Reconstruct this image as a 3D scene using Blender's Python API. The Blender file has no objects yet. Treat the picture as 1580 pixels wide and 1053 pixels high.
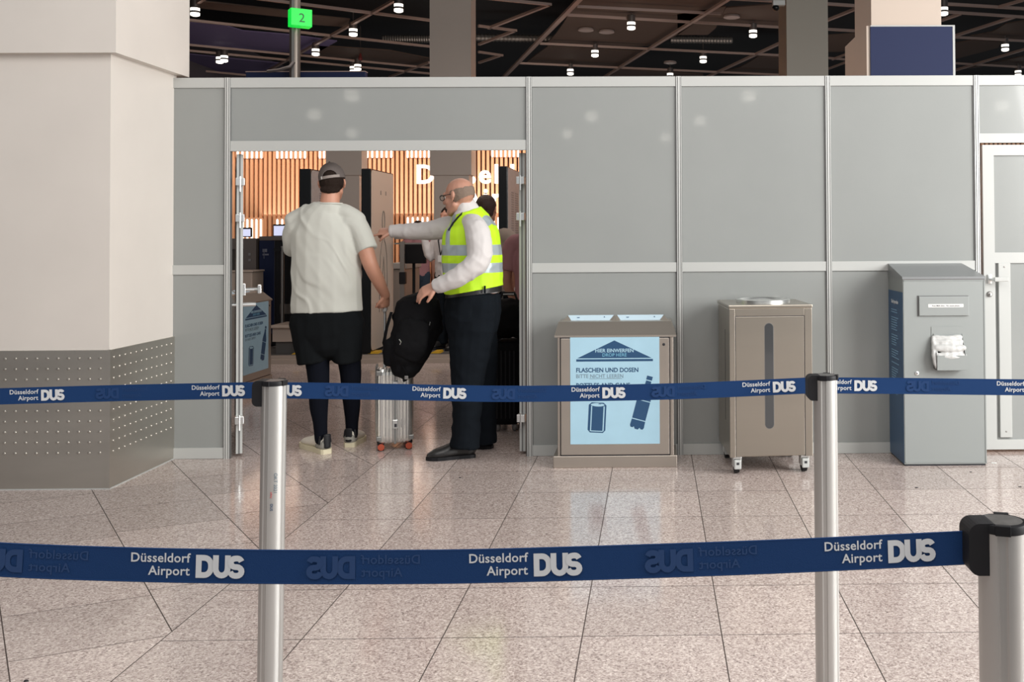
import bpy, bmesh, math, random
from math import radians, pi, sin, cos, sqrt, atan2, degrees
from mathutils import Vector, Matrix, Quaternion, noise
random.seed(4)
scene = bpy.context.scene
COL = scene.collection

# ---------------------------------------------------------------- camera (lens-shift view of a cropped photograph)
FPX, PCX, PCY = 1536.94, 1030.49, 330.89
CAM = Vector((2.8042, -6.5959, 1.4524))
ROT = Matrix.Rotation(-.0138, 3, 'Z') @ Matrix.Rotation(.0201, 3, 'X') @ Matrix.Rotation(.0054, 3, 'Y')
cd = bpy.data.cameras.new('camera')
cam = bpy.data.objects.new('camera', cd)
COL.objects.link(cam)
cd.sensor_fit = 'HORIZONTAL'
cd.sensor_width = 36
cd.lens = FPX / 1580 * 36
cd.shift_x = (790 - PCX) / 1580
cd.shift_y = -(526.5 - PCY) / 1580
cd.clip_end = 200
R_, F_, U_ = ROT.col[0], ROT.col[1], ROT.col[2]
mw = Matrix.Identity(4)
for i in range(3):
    mw[i][0] = R_[i]; mw[i][1] = U_[i]; mw[i][2] = -F_[i]; mw[i][3] = CAM[i]
cam.matrix_world = mw
scene.camera = cam

# ---------------------------------------------------------------- world, lights, exposure
scene.view_settings.view_transform = 'Standard'
scene.view_settings.look = 'None'
scene.view_settings.gamma = 1
scene.view_settings.use_curve_mapping = False
scene.view_settings.exposure = 0.0
W = bpy.data.worlds.new('world')
scene.world = W
W.use_nodes = True
W.node_tree.nodes['Background'].inputs[0].default_value = (.93, .97, 1, 1)
W.node_tree.nodes['Background'].inputs[1].default_value = .42

def area(name, loc, target, sx, sy, power, color=(1, 1, 1), spread=180):
    l = bpy.data.lights.new(name, 'AREA')
    l.shape = 'RECTANGLE'; l.size = sx; l.size_y = sy; l.energy = power; l.color = color
    l.spread = radians(spread)
    o = bpy.data.objects.new(name, l)
    o.location = loc
    o.rotation_euler = (Vector(target) - Vector(loc)).to_track_quat('-Z', 'Y').to_euler()
    COL.objects.link(o)
    return o
area('hall_window_light', (9.0, -4.4, 3.0), (3.2, -.8, 1.2), 5, 4, 780, (1, .99, .96))
area('hall_ceiling_light', (2.6, -5.8, 5.2), (2.2, -3.6, 0), 6, 4, 235, (1, .95, .9))
area('security_ceiling_light', (0.2, 4.2, 4.6), (0.2, 4.4, 0), 5, 4, 115, (1, .86, .78))
area('far_hall_light', (2, 14, 1.6), (2, 16, 6), 14, 4, 260, (1, .82, .72))
area('feature_wall_light_top', (-1.5, 11.2, 4.1), (-1.5, 13.4, 2.2), 12, .5, 190, (1, .74, .54))

# ---------------------------------------------------------------- pixel helpers (real points on real planes)
def ray(u, v):
    return ROT @ Vector(((u - PCX) / FPX, 1, (PCY - v) / FPX))
def at(u, v, Y):
    d = ray(u, v); return CAM + d * ((Y - CAM.y) / d.y)
def atz(u, v, z):
    d = ray(u, v); return CAM + d * ((z - CAM.z) / d.z)

# ---------------------------------------------------------------- materials
def mat(name, color, rough=.5, metal=0, bump=0, bscale=60, var=0, vscale=8, emit=None, estr=1, coat=0, spec=.5, trans=0, alpha=1, stretch=None, sheen=0):
    m = bpy.data.materials.new(name)
    m.use_nodes = True
    nt = m.node_tree
    b = nt.nodes['Principled BSDF']
    b.inputs['Base Color'].default_value = (*color, 1)
    b.inputs['Roughness'].default_value = rough
    b.inputs['Metallic'].default_value = metal
    b.inputs['Specular IOR Level'].default_value = spec
    if coat:
        b.inputs['Coat Weight'].default_value = coat
        b.inputs['Coat Roughness'].default_value = .04
    if sheen: b.inputs['Sheen Weight'].default_value = sheen
    if trans: b.inputs['Transmission Weight'].default_value = trans
    if alpha < 1: b.inputs['Alpha'].default_value = alpha
    if emit:
        b.inputs['Emission Color'].default_value = (*emit, 1)
        b.inputs['Emission Strength'].default_value = estr
    if bump or var:
        tc = nt.nodes.new('ShaderNodeTexCoord')
        mp = nt.nodes.new('ShaderNodeMapping')
        nt.links.new(tc.outputs['Object'], mp.inputs[0])
        if stretch: mp.inputs['Scale'].default_value = stretch
    if bump:
        n = nt.nodes.new('ShaderNodeTexNoise'); n.inputs['Scale'].default_value = bscale
        n.inputs['Detail'].default_value = 4
        bp = nt.nodes.new('ShaderNodeBump'); bp.inputs['Strength'].default_value = bump
        bp.inputs['Distance'].default_value = .01
        nt.links.new(mp.outputs[0], n.inputs['Vector'])
        nt.links.new(n.outputs['Fac'], bp.inputs['Height'])
        nt.links.new(bp.outputs[0], b.inputs['Normal'])
    if var:
        n = nt.nodes.new('ShaderNodeTexNoise'); n.inputs['Scale'].default_value = vscale
        n.inputs['Detail'].default_value = 5
        r = nt.nodes.new('ShaderNodeMapRange')
        r.inputs['From Min'].default_value = .3; r.inputs['From Max'].default_value = .7
        r.inputs['To Min'].default_value = 1 - var; r.inputs['To Max'].default_value = 1 + var
        mx = nt.nodes.new('ShaderNodeVectorMath'); mx.operation = 'SCALE'
        mx.inputs[0].default_value = color
        nt.links.new(mp.outputs[0], n.inputs['Vector'])
        nt.links.new(n.outputs['Fac'], r.inputs['Value'])
        nt.links.new(r.outputs[0], mx.inputs['Scale'])
        nt.links.new(mx.outputs[0], b.inputs['Base Color'])
    return m

def granite():
    m = bpy.data.materials.new('granite')
    m.use_nodes = True
    nt = m.node_tree; b = nt.nodes['Principled BSDF']
    geo = nt.nodes.new('ShaderNodeNewGeometry')
    info = nt.nodes.new('ShaderNodeObjectInfo')
    def vor(sc, rnd=1):
        v = nt.nodes.new('ShaderNodeTexVoronoi'); v.inputs['Scale'].default_value = sc
        nt.links.new(geo.outputs['Position'], v.inputs['Vector']); return v
    v1 = vor(185); v2 = vor(105)
    bw1 = nt.nodes.new('ShaderNodeSeparateColor'); nt.links.new(v1.outputs['Color'], bw1.inputs[0])
    bw2 = nt.nodes.new('ShaderNodeSeparateColor'); nt.links.new(v2.outputs['Color'], bw2.inputs[0])
    ns = nt.nodes.new('ShaderNodeTexNoise'); ns.inputs['Scale'].default_value = 75; ns.inputs['Detail'].default_value = 6
    nt.links.new(geo.outputs['Position'], ns.inputs['Vector'])
    mx = nt.nodes.new('ShaderNodeMix'); mx.data_type = 'FLOAT'; mx.inputs[0].default_value = .35
    nt.links.new(bw1.outputs[0], mx.inputs[2]); nt.links.new(bw2.outputs[1], mx.inputs[3])
    mx2 = nt.nodes.new('ShaderNodeMix'); mx2.data_type = 'FLOAT'; mx2.inputs[0].default_value = .4
    nt.links.new(mx.outputs[0], mx2.inputs[2]); nt.links.new(ns.outputs['Fac'], mx2.inputs[3])
    cr = nt.nodes.new('ShaderNodeValToRGB')
    e = cr.color_ramp.elements
    e[0].position = .14; e[0].color = (.14, .11, .10, 1)
    e[1].position = .86; e[1].color = (.86, .76, .715, 1)
    for p, c in ((.3, (.33, .255, .235)), (.46, (.485, .395, .36)), (.64, (.60, .51, .47))):
        q = e.new(p); q.color = (*c, 1)
    nt.links.new(mx2.outputs[0], cr.inputs[0])
    rr = nt.nodes.new('ShaderNodeMapRange')
    rr.inputs['To Min'].default_value = .9; rr.inputs['To Max'].default_value = 1.08
    nt.links.new(info.outputs['Random'], rr.inputs['Value'])
    sc = nt.nodes.new('ShaderNodeVectorMath'); sc.operation = 'SCALE'
    nt.links.new(cr.outputs[0], sc.inputs[0]); nt.links.new(rr.outputs[0], sc.inputs['Scale'])
    nt.links.new(sc.outputs[0], b.inputs['Base Color'])
    b.inputs['Roughness'].default_value = .12
    b.inputs['Specular IOR Level'].default_value = .55
    return m

M = {}
M['granite'] = granite()
M['joint'] = mat('joint', (.085, .065, .057), .8)
M['panel'] = mat('panel', (.275, .286, .279), .2, spec=.35, coat=.35, var=.03, vscale=1.5)
M['rail'] = mat('rail', (.45, .458, .445), .34)
M['alu'] = mat('alu', (.72, .73, .72), .28, .9)
M['alu_matte'] = mat('alu_matte', (.52, .52, .505), .42, .8, bump=.02, bscale=300)
M['slot'] = mat('slot', (.16, .16, .16), .5, .5)
M['steel'] = mat('steel', (.42, .38, .325), .28, .9, bump=.02, bscale=300, stretch=(.03, 1, 1), var=.05, vscale=3)
M['steel_bin'] = mat('steel_bin', (.47, .42, .37), .36, .85, var=.05, vscale=4, bump=.02, bscale=250, stretch=(.03, 1, 1))
M['steel_dark'] = mat('steel_dark', (.28, .27, .26), .4, .8)
M['clad'] = mat('clad', (.50, .475, .43), .33, .85, var=.08, vscale=3, stretch=(.4, .4, 2), bump=.02, bscale=300)
M['pillar'] = mat('pillar', (.70, .65, .60), .5, var=.03, vscale=2, bump=.01)
M['pillar_side'] = M['pillar']
M['column'] = mat('column', (.58, .50, .44), .5, var=.03, vscale=1)
M['column_warm'] = mat('column_warm', (.60, .49, .41), .5)
M['black'] = mat('black', (.010, .010, .012), .5, spec=.25)
M['black_gloss'] = mat('black_gloss', (.006, .007, .008), .25, spec=.25)
M['rubber'] = mat('rubber', (.012, .012, .014), .6, spec=.25)
M['belt'] = mat('belt', (.011, .042, .135), .7, spec=.15, bump=.15, bscale=900)
M['belt_ghost'] = mat('belt_ghost', (.028, .062, .16), .7, spec=.15)
M['belt_ghost_faint'] = mat('belt_ghost_faint', (.018, .050, .147), .7, spec=.15)
M['white_print'] = mat('white_print', (.62, .64, .66), .6)
M['white'] = mat('white', (.8, .8, .78), .5)
M['box_grey'] = mat('box_grey', (.265, .283, .278), .4, .1, bump=.05, bscale=400)
M['box_roof'] = mat('box_roof', (.24, .25, .255), .35, .3)
M['box_blue'] = mat('box_blue', (.018, .075, .17), .35)
M['poster_blue'] = mat('poster_blue', (.36, .56, .68), .35, var=.03)
M['print_navy'] = mat('print_navy', (.016, .065, .15), .45)
M['print_grey'] = mat('print_grey', (.16, .22, .27), .45)
M['print_cyan'] = mat('print_cyan', (.18, .45, .62), .5)
M['ink'] = mat('ink', (.02, .02, .025), .5)
M['dark_window'] = mat('dark_window', (.05, .052, .055), .12, coat=.6)
M['beam'] = mat('beam', (.34, .25, .22), .4, .3)
M['ceil_black'] = mat('ceil_black', (.004, .003, .004), .8)
M['sail_purple'] = mat('sail_purple', (.13, .11, .23), .7, spec=.2)
M['sail_brown'] = mat('sail_brown', (.075, .052, .042), .7, spec=.25)
M['far_glow'] = mat('far_glow', (1, 1, 1), .5, emit=(1, .93, .82), estr=14)
M['pole'] = mat('pole', (.17, .145, .125), .35, .7)
M['lamp_glow'] = mat('lamp_glow', (1, 1, 1), .5, emit=(1, .93, .82), estr=2.2)
M['lamp_body'] = mat('lamp_body', (.12, .105, .10), .4, .6)
M['green'] = mat('green', (.0, .2, .03), .4, emit=(.0, .70, .05), estr=1.0)
M['green_ink'] = mat('green_ink', (.01, .12, .03), .5)
M['navy_panel'] = mat('navy_panel', (.026, .034, .085), .6, spec=.15)
M['wood'] = mat('wood', (.86, .50, .30), .5, var=.12, vscale=1.2, stretch=(3, 3, .3))
M['wood_dark'] = mat('wood_dark', (.045, .014, .008), .8)
M['lit_gap_glow'] = mat('lit_gap_glow', (.35, .17, .08), .5, emit=(.95, .50, .30), estr=.32)  # glow stands in for the bright gaps between lit slats
M['lit_slat_glow'] = mat('lit_slat_glow', (1, 1, 1), .5, emit=(1, .93, .84), estr=1.5)  # glow stands in for slats lit brighter than the rest
M['letter'] = mat('letter', (1, 1, 1), .4, emit=(1, .95, .9), estr=1.1)
M['scan_face'] = mat('scan_face', (.60, .50, .42), .4)
M['scan_grey'] = mat('scan_grey', (.33, .31, .31), .45, var=.1, vscale=20)
M['scan_line'] = mat('scan_line', (.16, .13, .11), .5)
M['machine'] = mat('machine', (.14, .12, .11), .3, .3)
M['machine_beige'] = mat('machine_beige', (.38, .31, .26), .45)
M['machine_blue'] = mat('machine_blue', (.008, .014, .045), .5, spec=.2)
M['screen'] = mat('screen', (.5, .5, .6), .3, emit=(.62, .66, .9), estr=.9)
M['yellow'] = mat('yellow', (.62, .36, .02), .5)
M['mat_dark'] = mat('mat_dark', (.09, .085, .08), .6)
# clothes and people
M['skin'] = mat('skin', (.50, .245, .165), .5, var=.08, vscale=9, bump=.04, bscale=120)
M['skin2'] = mat('skin2', (.46, .235, .165), .48, var=.08, vscale=9, bump=.04, bscale=120)
M['tee'] = mat('tee', (.50, .50, .455), .85, bump=.12, bscale=500, sheen=.2)
M['cap'] = mat('cap', (.115, .095, .088), .85, bump=.1, bscale=500)
M['cap_strap'] = mat('cap_strap', (.26, .22, .2), .7)
M['hair'] = mat('hair', (.020, .012, .009), .8, spec=.15, bump=.6, bscale=160)
M['hair_grey'] = mat('hair_grey', (.20, .145, .11), .8, bump=.4, bscale=180)
M['hair_brown'] = mat('hair_brown', (.05, .022, .014), .6, bump=.5, bscale=120)
M['shorts'] = mat('shorts', (.007, .008, .009), .95, spec=.06, bump=.1, bscale=300)
M['leggings'] = mat('leggings', (.005, .006, .010), .9, spec=.06, bump=.1, bscale=500)
M['shoe_white'] = mat('shoe_white', (.70, .65, .56), .6)
M['shoe_grey'] = mat('shoe_grey', (.26, .25, .22), .7)
M['sole'] = mat('sole', (.62, .56, .40), .6)
M['vest'] = mat('vest', (.50, .80, .012), .7, bump=.08, bscale=500)
M['vest_olive'] = mat('vest_olive', (.36, .55, .02), .7)
M['reflective'] = mat('reflective', (.36, .42, .45), .35, .2)
M['shirt'] = mat('shirt', (.58, .55, .54), .75, bump=.05, bscale=400)
M['trousers'] = mat('trousers', (.007, .009, .012), .9, spec=.06, bump=.1, bscale=400)
M['leather'] = mat('leather', (.014, .013, .013), .35, bump=.1, bscale=90)
M['pink'] = mat('pink', (.42, .20, .21), .85)
M['tan_shirt'] = mat('tan_shirt', (.42, .33, .27), .85)
M['jeans'] = mat('jeans', (.03, .045, .07), .85)
M['case_alu'] = mat('case_alu', (.72, .71, .68), .26, .85)
M['case_edge'] = mat('case_edge', (.30, .30, .29), .35, .7)
M['orange'] = mat('orange', (.42, .07, .03), .5)
M['bag'] = mat('bag', (.005, .005, .006), .8, spec=.12, bump=.1, bscale=300)
M['glass_lens'] = mat('glass_lens', (.8, .85, .85), .05, trans=.8, alpha=.5)
M['paper'] = mat('paper', (.72, .72, .70), .6)
M['bag_plastic'] = mat('bag_plastic', (.50, .50, .49), .35, bump=.5, bscale=25)

# ---------------------------------------------------------------- mesh builder
def disp(me, fn):
    """push every vertex along its normal by fn(co); normals read once"""
    n = len(me.vertices)
    co = [0.0] * (3 * n); no = [0.0] * (3 * n)
    me.vertices.foreach_get('co', co); me.vertices.foreach_get('normal', no)
    for i in range(n):
        k = fn(Vector(co[3 * i:3 * i + 3]))
        co[3 * i] += no[3 * i] * k; co[3 * i + 1] += no[3 * i + 1] * k; co[3 * i + 2] += no[3 * i + 2] * k
    me.vertices.foreach_set('co', co); me.update()

class MB:
    def __init__(s): s.v = []; s.f = []
    def add(s, vs, fs):
        n = len(s.v); s.v += [Vector(v) for v in vs]; s.f += [tuple(i + n for i in f) for f in fs]; return s
    def box(s, x0, x1, y0, y1, z0, z1, T=None):
        vs = [Vector((x, y, z)) for z in (z0, z1) for y in (y0, y1) for x in (x0, x1)]
        if T is not None: vs = [T @ v for v in vs]
        return s.add(vs, [(0, 2, 3, 1), (4, 5, 7, 6), (0, 1, 5, 4), (2, 6, 7, 3), (0, 4, 6, 2), (1, 3, 7, 5)])
    def rbox(s, x0, x1, y0, y1, z0, z1, r=.005, T=None):
        """box with chamfered edges"""
        bm = bmesh.new()
        bmesh.ops.create_cube(bm, size=1)
        for v in bm.verts:
            v.co = Vector(((x0 + x1) / 2 + v.co.x * (x1 - x0), (y0 + y1) / 2 + v.co.y * (y1 - y0), (z0 + z1) / 2 + v.co.z * (z1 - z0)))
        bmesh.ops.bevel(bm, geom=list(bm.edges), offset=r, segments=2, affect='EDGES', profile=.5)
        s.bm(bm, T); return s
    def bm(s, bm, T=None):
        bm.verts.ensure_lookup_table(); bm.verts.index_update()
        s.add([(T @ v.co if T is not None else v.co.copy()) for v in bm.verts], [tuple(v.index for v in f.verts) for f in bm.faces])
        bm.free(); return s
    def prism(s, poly, axis='y', a=0, b=1, T=None):
        """poly of 2D points extruded along axis between a and b"""
        n = len(poly)
        def P(p, t):
            v = Vector({'y': (p[0], t, p[1]), 'z': (p[0], p[1], t), 'x': (t, p[0], p[1])}[axis])
            return T @ v if T is not None else v
        vs = [P(p, a) for p in poly] + [P(p, b) for p in poly]
        return s.add(vs, [tuple(range(n)), tuple(range(2 * n - 1, n - 1, -1))] + [(i, i + n, (i + 1) % n + n, (i + 1) % n) for i in range(n)])
    def tube(s, pts, r, seg=12, cap=True, asp=1, side=None):
        """tube along pts; r number or list (or list of (ra,rb))"""
        pts = [Vector(p) for p in pts]; n = len(pts)
        rs = r if isinstance(r, (list, tuple)) else [r] * n
        rings = []
        ref = Vector(side) if side is not None else None
        for i, p in enumerate(pts):
            d = (pts[min(i + 1, n - 1)] - pts[max(i - 1, 0)]).normalized()
            if ref is None:
                ref = d.orthogonal().normalized()
            a = (ref - d * ref.dot(d))
            if a.length < 1e-4: a = d.orthogonal()
            a.normalize(); b = d.cross(a)
            if side is None: ref = a
            ra, rb = rs[i] if isinstance(rs[i], (list, tuple)) else (rs[i], rs[i] * asp)
            rings.append([p + a * (ra * cos(2 * pi * k / seg)) + b * (rb * sin(2 * pi * k / seg)) for k in range(seg)])
        vs = [v for R in rings for v in R]
        fs = [(i * seg + k, i * seg + (k + 1) % seg, (i + 1) * seg + (k + 1) % seg, (i + 1) * seg + k) for i in range(n - 1) for k in range(seg)]
        if cap: fs += [tuple(range(seg - 1, -1, -1)), tuple(range((n - 1) * seg, n * seg))]
        return s.add(vs, fs)
    def limb(s, pts, rs, side=None, seg=16, f0=False, f1=False):
        """rounded-end tapered tube, elliptical radii allowed"""
        pts = [Vector(p) for p in pts]
        rs = [q if isinstance(q, (list, tuple)) else (q, q) for q in rs]
        # catmull subdivide
        P = []; Q = []
        n = len(pts)
        for i in range(n - 1):
            p0, p1, p2, p3 = pts[max(i - 1, 0)], pts[i], pts[i + 1], pts[min(i + 2, n - 1)]
            q0, q1, q2, q3 = rs[max(i - 1, 0)], rs[i], rs[i + 1], rs[min(i + 2, n - 1)]
            for k in range(4):
                t = k / 4
                c = lambda a, b_, c_, d: .5 * ((2 * b_) + (c_ - a) * t + (2 * a - 5 * b_ + 4 * c_ - d) * t * t + (3 * b_ - a - 3 * c_ + d) * t ** 3)
                P.append(c(p0, p1, p2, p3)); Q.append((max(.002, c(q0[0], q1[0], q2[0], q3[0])), max(.002, c(q0[1], q1[1], q2[1], q3[1]))))
        P.append(pts[-1]); Q.append(rs[-1])
        d0 = (P[0] - P[1]).normalized(); d1 = (P[-1] - P[-2]).normalized()
        m0 = min(Q[0]); m1 = min(Q[-1])
        pre = [(P[0] + d0 * m0 * sin(a), (Q[0][0] * cos(a), Q[0][1] * cos(a))) for a in (radians(80), radians(50), radians(25))]
        post = [(P[-1] + d1 * m1 * sin(a), (Q[-1][0] * cos(a), Q[-1][1] * cos(a))) for a in (radians(25), radians(50), radians(80))]
        if f0: pre = []
        if f1: post = []
        PP = [a for a, _ in pre] + P + [a for a, _ in post]
        QQ = [b for _, b in pre] + Q + [b for _, b in post]
        return s.tube(PP, QQ, seg, True, side=side)
    def ball(s, c, r, T=None, seg=16, rings=10):
        c = Vector(c); r = Vector(r if isinstance(r, (list, tuple, Vector)) else (r, r, r))
        T = T or Matrix.Identity(3)
        vs = [c + T @ Vector((0, 0, r.z))]
        for i in range(1, rings):
            a = pi * i / rings
            for k in range(seg):
                b = 2 * pi * k / seg
                vs.append(c + T @ Vector((r.x * sin(a) * cos(b), r.y * sin(a) * sin(b), r.z * cos(a))))
        vs.append(c + T @ Vector((0, 0, -r.z)))
        fs = [(0, 1 + k, 1 + (k + 1) % seg) for k in range(seg)]
        for i in range(rings - 2):
            for k in range(seg):
                a = 1 + i * seg + k; b = 1 + i * seg + (k + 1) % seg
                fs.append((a, a + seg, b + seg, b))
        L = len(vs) - 1; o = 1 + (rings - 2) * seg
        fs += [(o + k, L, o + (k + 1) % seg) for k in range(seg)]
        return s.add(vs, fs)
    def lathe(s, prof, seg=24, c=(0, 0, 0), T=None):
        c = Vector(c); vs = []; n = len(prof)
        for r, z in prof:
            for k in range(seg):
                v = Vector((r * cos(2 * pi * k / seg), r * sin(2 * pi * k / seg), z))
                vs.append(c + (T @ v if T is not None else v))
        fs = [(i * seg + k, i * seg + (k + 1) % seg, (i + 1) * seg + (k + 1) % seg, (i + 1) * seg + k) for i in range(n - 1) for k in range(seg)]
        fs += [tuple(range(seg - 1, -1, -1)), tuple(range((n - 1) * seg, n * seg))]
        return s.add(vs, fs)
    def mesh(s, name, smooth=False, off=None):
        me = bpy.data.meshes.new(name)
        vs = s.v if off is None else [v - off for v in s.v]
        me.from_pydata([tuple(v) for v in vs], [], s.f)
        bm = bmesh.new(); bm.from_mesh(me)
        bmesh.ops.recalc_face_normals(bm, faces=bm.faces)
        bm.to_mesh(me); bm.free()
        if smooth:
            me.polygons.foreach_set('use_smooth', [True] * len(me.polygons))
            me.set_sharp_from_angle(angle=radians(38)) if hasattr(me, 'set_sharp_from_angle') else None
        return me

def link(name, me, m=None, parent=None, **props):
    o = bpy.data.objects.new(name, me)
    COL.objects.link(o)
    if m is not None and me is not None and not me.materials: me.materials.append(m)
    if parent: o.parent = parent
    tag(o, **props)
    return o
def tag(o, label=None, cat=None, group=None, kind=None):
    if label: o['label'] = label
    if cat: o['category'] = cat
    if group: o['group'] = group
    if kind: o['kind'] = kind
    return o
WL = {}
def wloc(o):
    """world location of an (unrotated) ancestor chain"""
    v = Vector((0, 0, 0))
    while o: v += o.location; o = o.parent
    return v
def part(name, mb, m, parent=None, smooth=False, world=False, **props):
    off = wloc(parent) if (world and parent) else None
    return link(name, mb.mesh(name, smooth, off), m, parent, **props)
def thing(name, loc, rz=0, **props):
    o = bpy.data.objects.new(name, None); COL.objects.link(o)
    o.empty_display_size = .1
    o.location = loc; o.rotation_euler = (0, 0, rz)
    return tag(o, **props)
def copy_tree(o, parent=None):
    c = o.copy(); COL.objects.link(c)
    if parent is not None: c.parent = parent
    for ch in list(o.children): copy_tree(ch, c)
    return c

def fuse(mb, voxel, smooth=6, off=None, name='body', post=None):
    """union of closed shapes -> one continuous smooth surface"""
    me = mb.mesh(name)
    o = bpy.data.objects.new('tmp', me); COL.objects.link(o)
    r = o.modifiers.new('r', 'REMESH'); r.mode = 'VOXEL'; r.voxel_size = voxel
    if smooth:
        sm = o.modifiers.new('s', 'SMOOTH'); sm.factor = .5; sm.iterations = smooth
    dg = bpy.context.evaluated_depsgraph_get()
    out = bpy.data.meshes.new_from_object(o.evaluated_get(dg))
    bpy.data.objects.remove(o); bpy.data.meshes.remove(me)
    out.name = name
    if post: post(out)
    if off is not None:
        out.transform(Matrix.Translation(-off))
    out.polygons.foreach_set('use_smooth', [True] * len(out.polygons))
    return out

TXT = {}
def text_mesh(s, size, bold=0., align='LEFT', spacing=1., m=None, thick=.0004):
    key = (s, size, bold, align, spacing, m.name if m else '')
    if key in TXT: return TXT[key]
    c = bpy.data.curves.new('lettering', 'FONT')
    c.body = s; c.size = size; c.offset = bold * size; c.align_x = align; c.space_character = spacing
    c.extrude = thick; c.resolution_u = 3; c.fill_mode = 'BOTH'
    o = bpy.data.objects.new('t', c); COL.objects.link(o)
    dg = bpy.context.evaluated_depsgraph_get()
    me = bpy.data.meshes.new_from_object(o.evaluated_get(dg))
    me.name = 'lettering'
    me.materials.clear()
    if m: me.materials.append(m)
    bpy.data.objects.remove(o)
    TXT[key] = me
    return me
def text(s, size, parent, loc, m, rot=(pi / 2, 0, 0), bold=0., align='LEFT', spacing=1., sx=1, name='lettering'):
    me = text_mesh(s, size, bold, align, spacing, m)
    o = bpy.data.objects.new(name, me); COL.objects.link(o)
    if parent: o.parent = parent
    o.location = loc; o.rotation_euler = rot; o.scale = (sx, 1, 1)
    return o
# ================================================================ FLOOR
S = .5048; X0, Y0 = 1.5269, -.4371
fl = MB().box(-14, 20, -14, 26, -.25, -.0012)
floor = part('floor', fl, M['joint'], kind='structure')
J = .0021
def dark_sides(me):
    me.materials.append(M['granite']); me.materials.append(M['joint'])
    for p in me.polygons:
        if abs(p.normal.z) < .5: p.material_index = 1
    return me
def tile_obj(poly, shared=None):
    me = dark_sides(MB().prism(poly, 'z', -.012, 0).mesh('floor_tile'))
    return link('floor_tile', me, M['granite'], floor)
ctile = dark_sides(MB().prism([(J, J), (S - J, J), (S - J, S - J), (J, S - J)], 'z', -.012, 0).mesh('floor_tile'))
rest = MB()
XE = X0 - S          # edge between the straight and the slanting field
def visible(x, y):
    if y > 5.0 or y < -3.9: return False
    d = y - CAM.y
    if d < .5: return False
    px = 1030 + (x - CAM.x + .0138 * d) * 1537 / d
    if px < -60 or px > 1640: return False
    if y > .5 and (px < 330 or px > 840): return False
    return True
for i in range(-1, 26):
    for j in range(-28, 12):
        x = X0 + i * S; y = Y0 - j * S - S
        if x > 12: continue
        if visible(x + S / 2, y + S / 2):
            o = link('floor_tile', ctile, M['granite'], floor); o.location = (x, y, 0)
        else:
            rest.box(x + J, x + S - J, y + J, y + S - J, -.012, 0)
# slanting field on the left
def clip(poly, xmax):
    out = []
    for a, b in zip(poly, poly[1:] + poly[:1]):
        if a[0] <= xmax: out.append(a)
        if (a[0] <= xmax) != (b[0] <= xmax):
            t = (xmax - a[0]) / (b[0] - a[0]); out.append((xmax, a[1] + t * (b[1] - a[1])))
    return out
n1 = Vector((.819, .574)); n2 = Vector((-.438, .899))
det = n1.x * n2.y - n1.y * n2.x
def isect(a, b):
    return ((a * n2.y - b * n1.y) / det, (b * n1.x - a * n2.x) / det)
for c in range(-16, 22):
    a0 = .195 + .504 * c + J; a1 = a0 + .504 - 2 * J
    offc = -.966 + .0705 * (c + 1)
    for r in range(-22, 26):
        b0 = offc + .49 * r + J; b1 = b0 + .49 - 2 * J
        q = [isect(a0, b0), isect(a1, b0), isect(a1, b1), isect(a0, b1)]
        q = clip(q, XE - J)
        if len(q) < 3: continue
        cx = sum(p[0] for p in q) / len(q); cy = sum(p[1] for p in q) / len(q)
        if cx < -9 or cy < -10 or cy > 14: continue
        if visible(cx, cy) and not (cx < -.4 and cy > -.75 and cy < .3):
            tile_obj(q)
        else:
            rest.prism(q, 'z', -.012, 0)
part('floor_tile', rest, M['granite'], floor, kind='stuff')

# ================================================================ CEILING
HZ = 5.8
ceil = part('ceiling', MB().box(-16, 22, -1.5, 30, 6.9, 7.1), M['ceil_black'], kind='structure')
part('wall_far', MB().box(-16, 22, 29.8, 30, 0, 6.9), M['ceil_black'], kind='structure')
beams = [((399,0),(662,33)), ((293,33),(662,73.4)), ((293,80),(662,115)), ((293,71),(662,106),.03), ((293,109),(385,118),.03),
 ((409,113),(609,2.5)), ((299,10),(318,-2)), ((601.5,120),(662,98)), ((740,-2),(848,9)), ((848,9),(755,45)), ((740,42),(795,49)), ((795,49),(740,70)),
 ((740,82),(774,87)), ((770,88),(740,98)), ((897,-2),(770,128),.12), ((877,25),(1204,44),.05), ((835,69),(1204,87),.06), ((800,99),(1204,117),.06),
 ((893,12),(1110,23),.03), ((925,125),(1128,-2),.09), ((1085,123),(1204,68),.1), ((1131,0),(1204,4)), ((1277,8),(1322,11)), ((1277,33),(1322,15)),
 ((1277,47),(1322,49.5)), ((1285,93),(1317,81),.05), ((1277,91),(1312,94),.05), ((1277,108),(1312,95),.05), ((1458,8),(1590,16)), ((1455,20),(1590,29)),
 ((1454,33),(1480,24)), ((1471,58),(1565,28),.1), ((1544,12),(1590,-1)), ((1471,59),(1590,65.5),.05), ((1460,114),(1590,75),.1), ((1471,99),(1590,106),.05)]
for b in beams:
    w = (b[2] if len(b) > 2 else .075) / 2
    p = atz(*b[0], HZ); q = atz(*b[1], HZ)
    d = (q - p); L = d.length; a = atan2(d.y, d.x)
    T = Matrix.Translation(p) @ Matrix.Rotation(a, 4, 'Z')
    m = MB().box(-.03, L + .03, -w * .85, w * .85, 0, .05, T)
    part('ceiling_beam', m, M['beam'], ceil)
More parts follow.
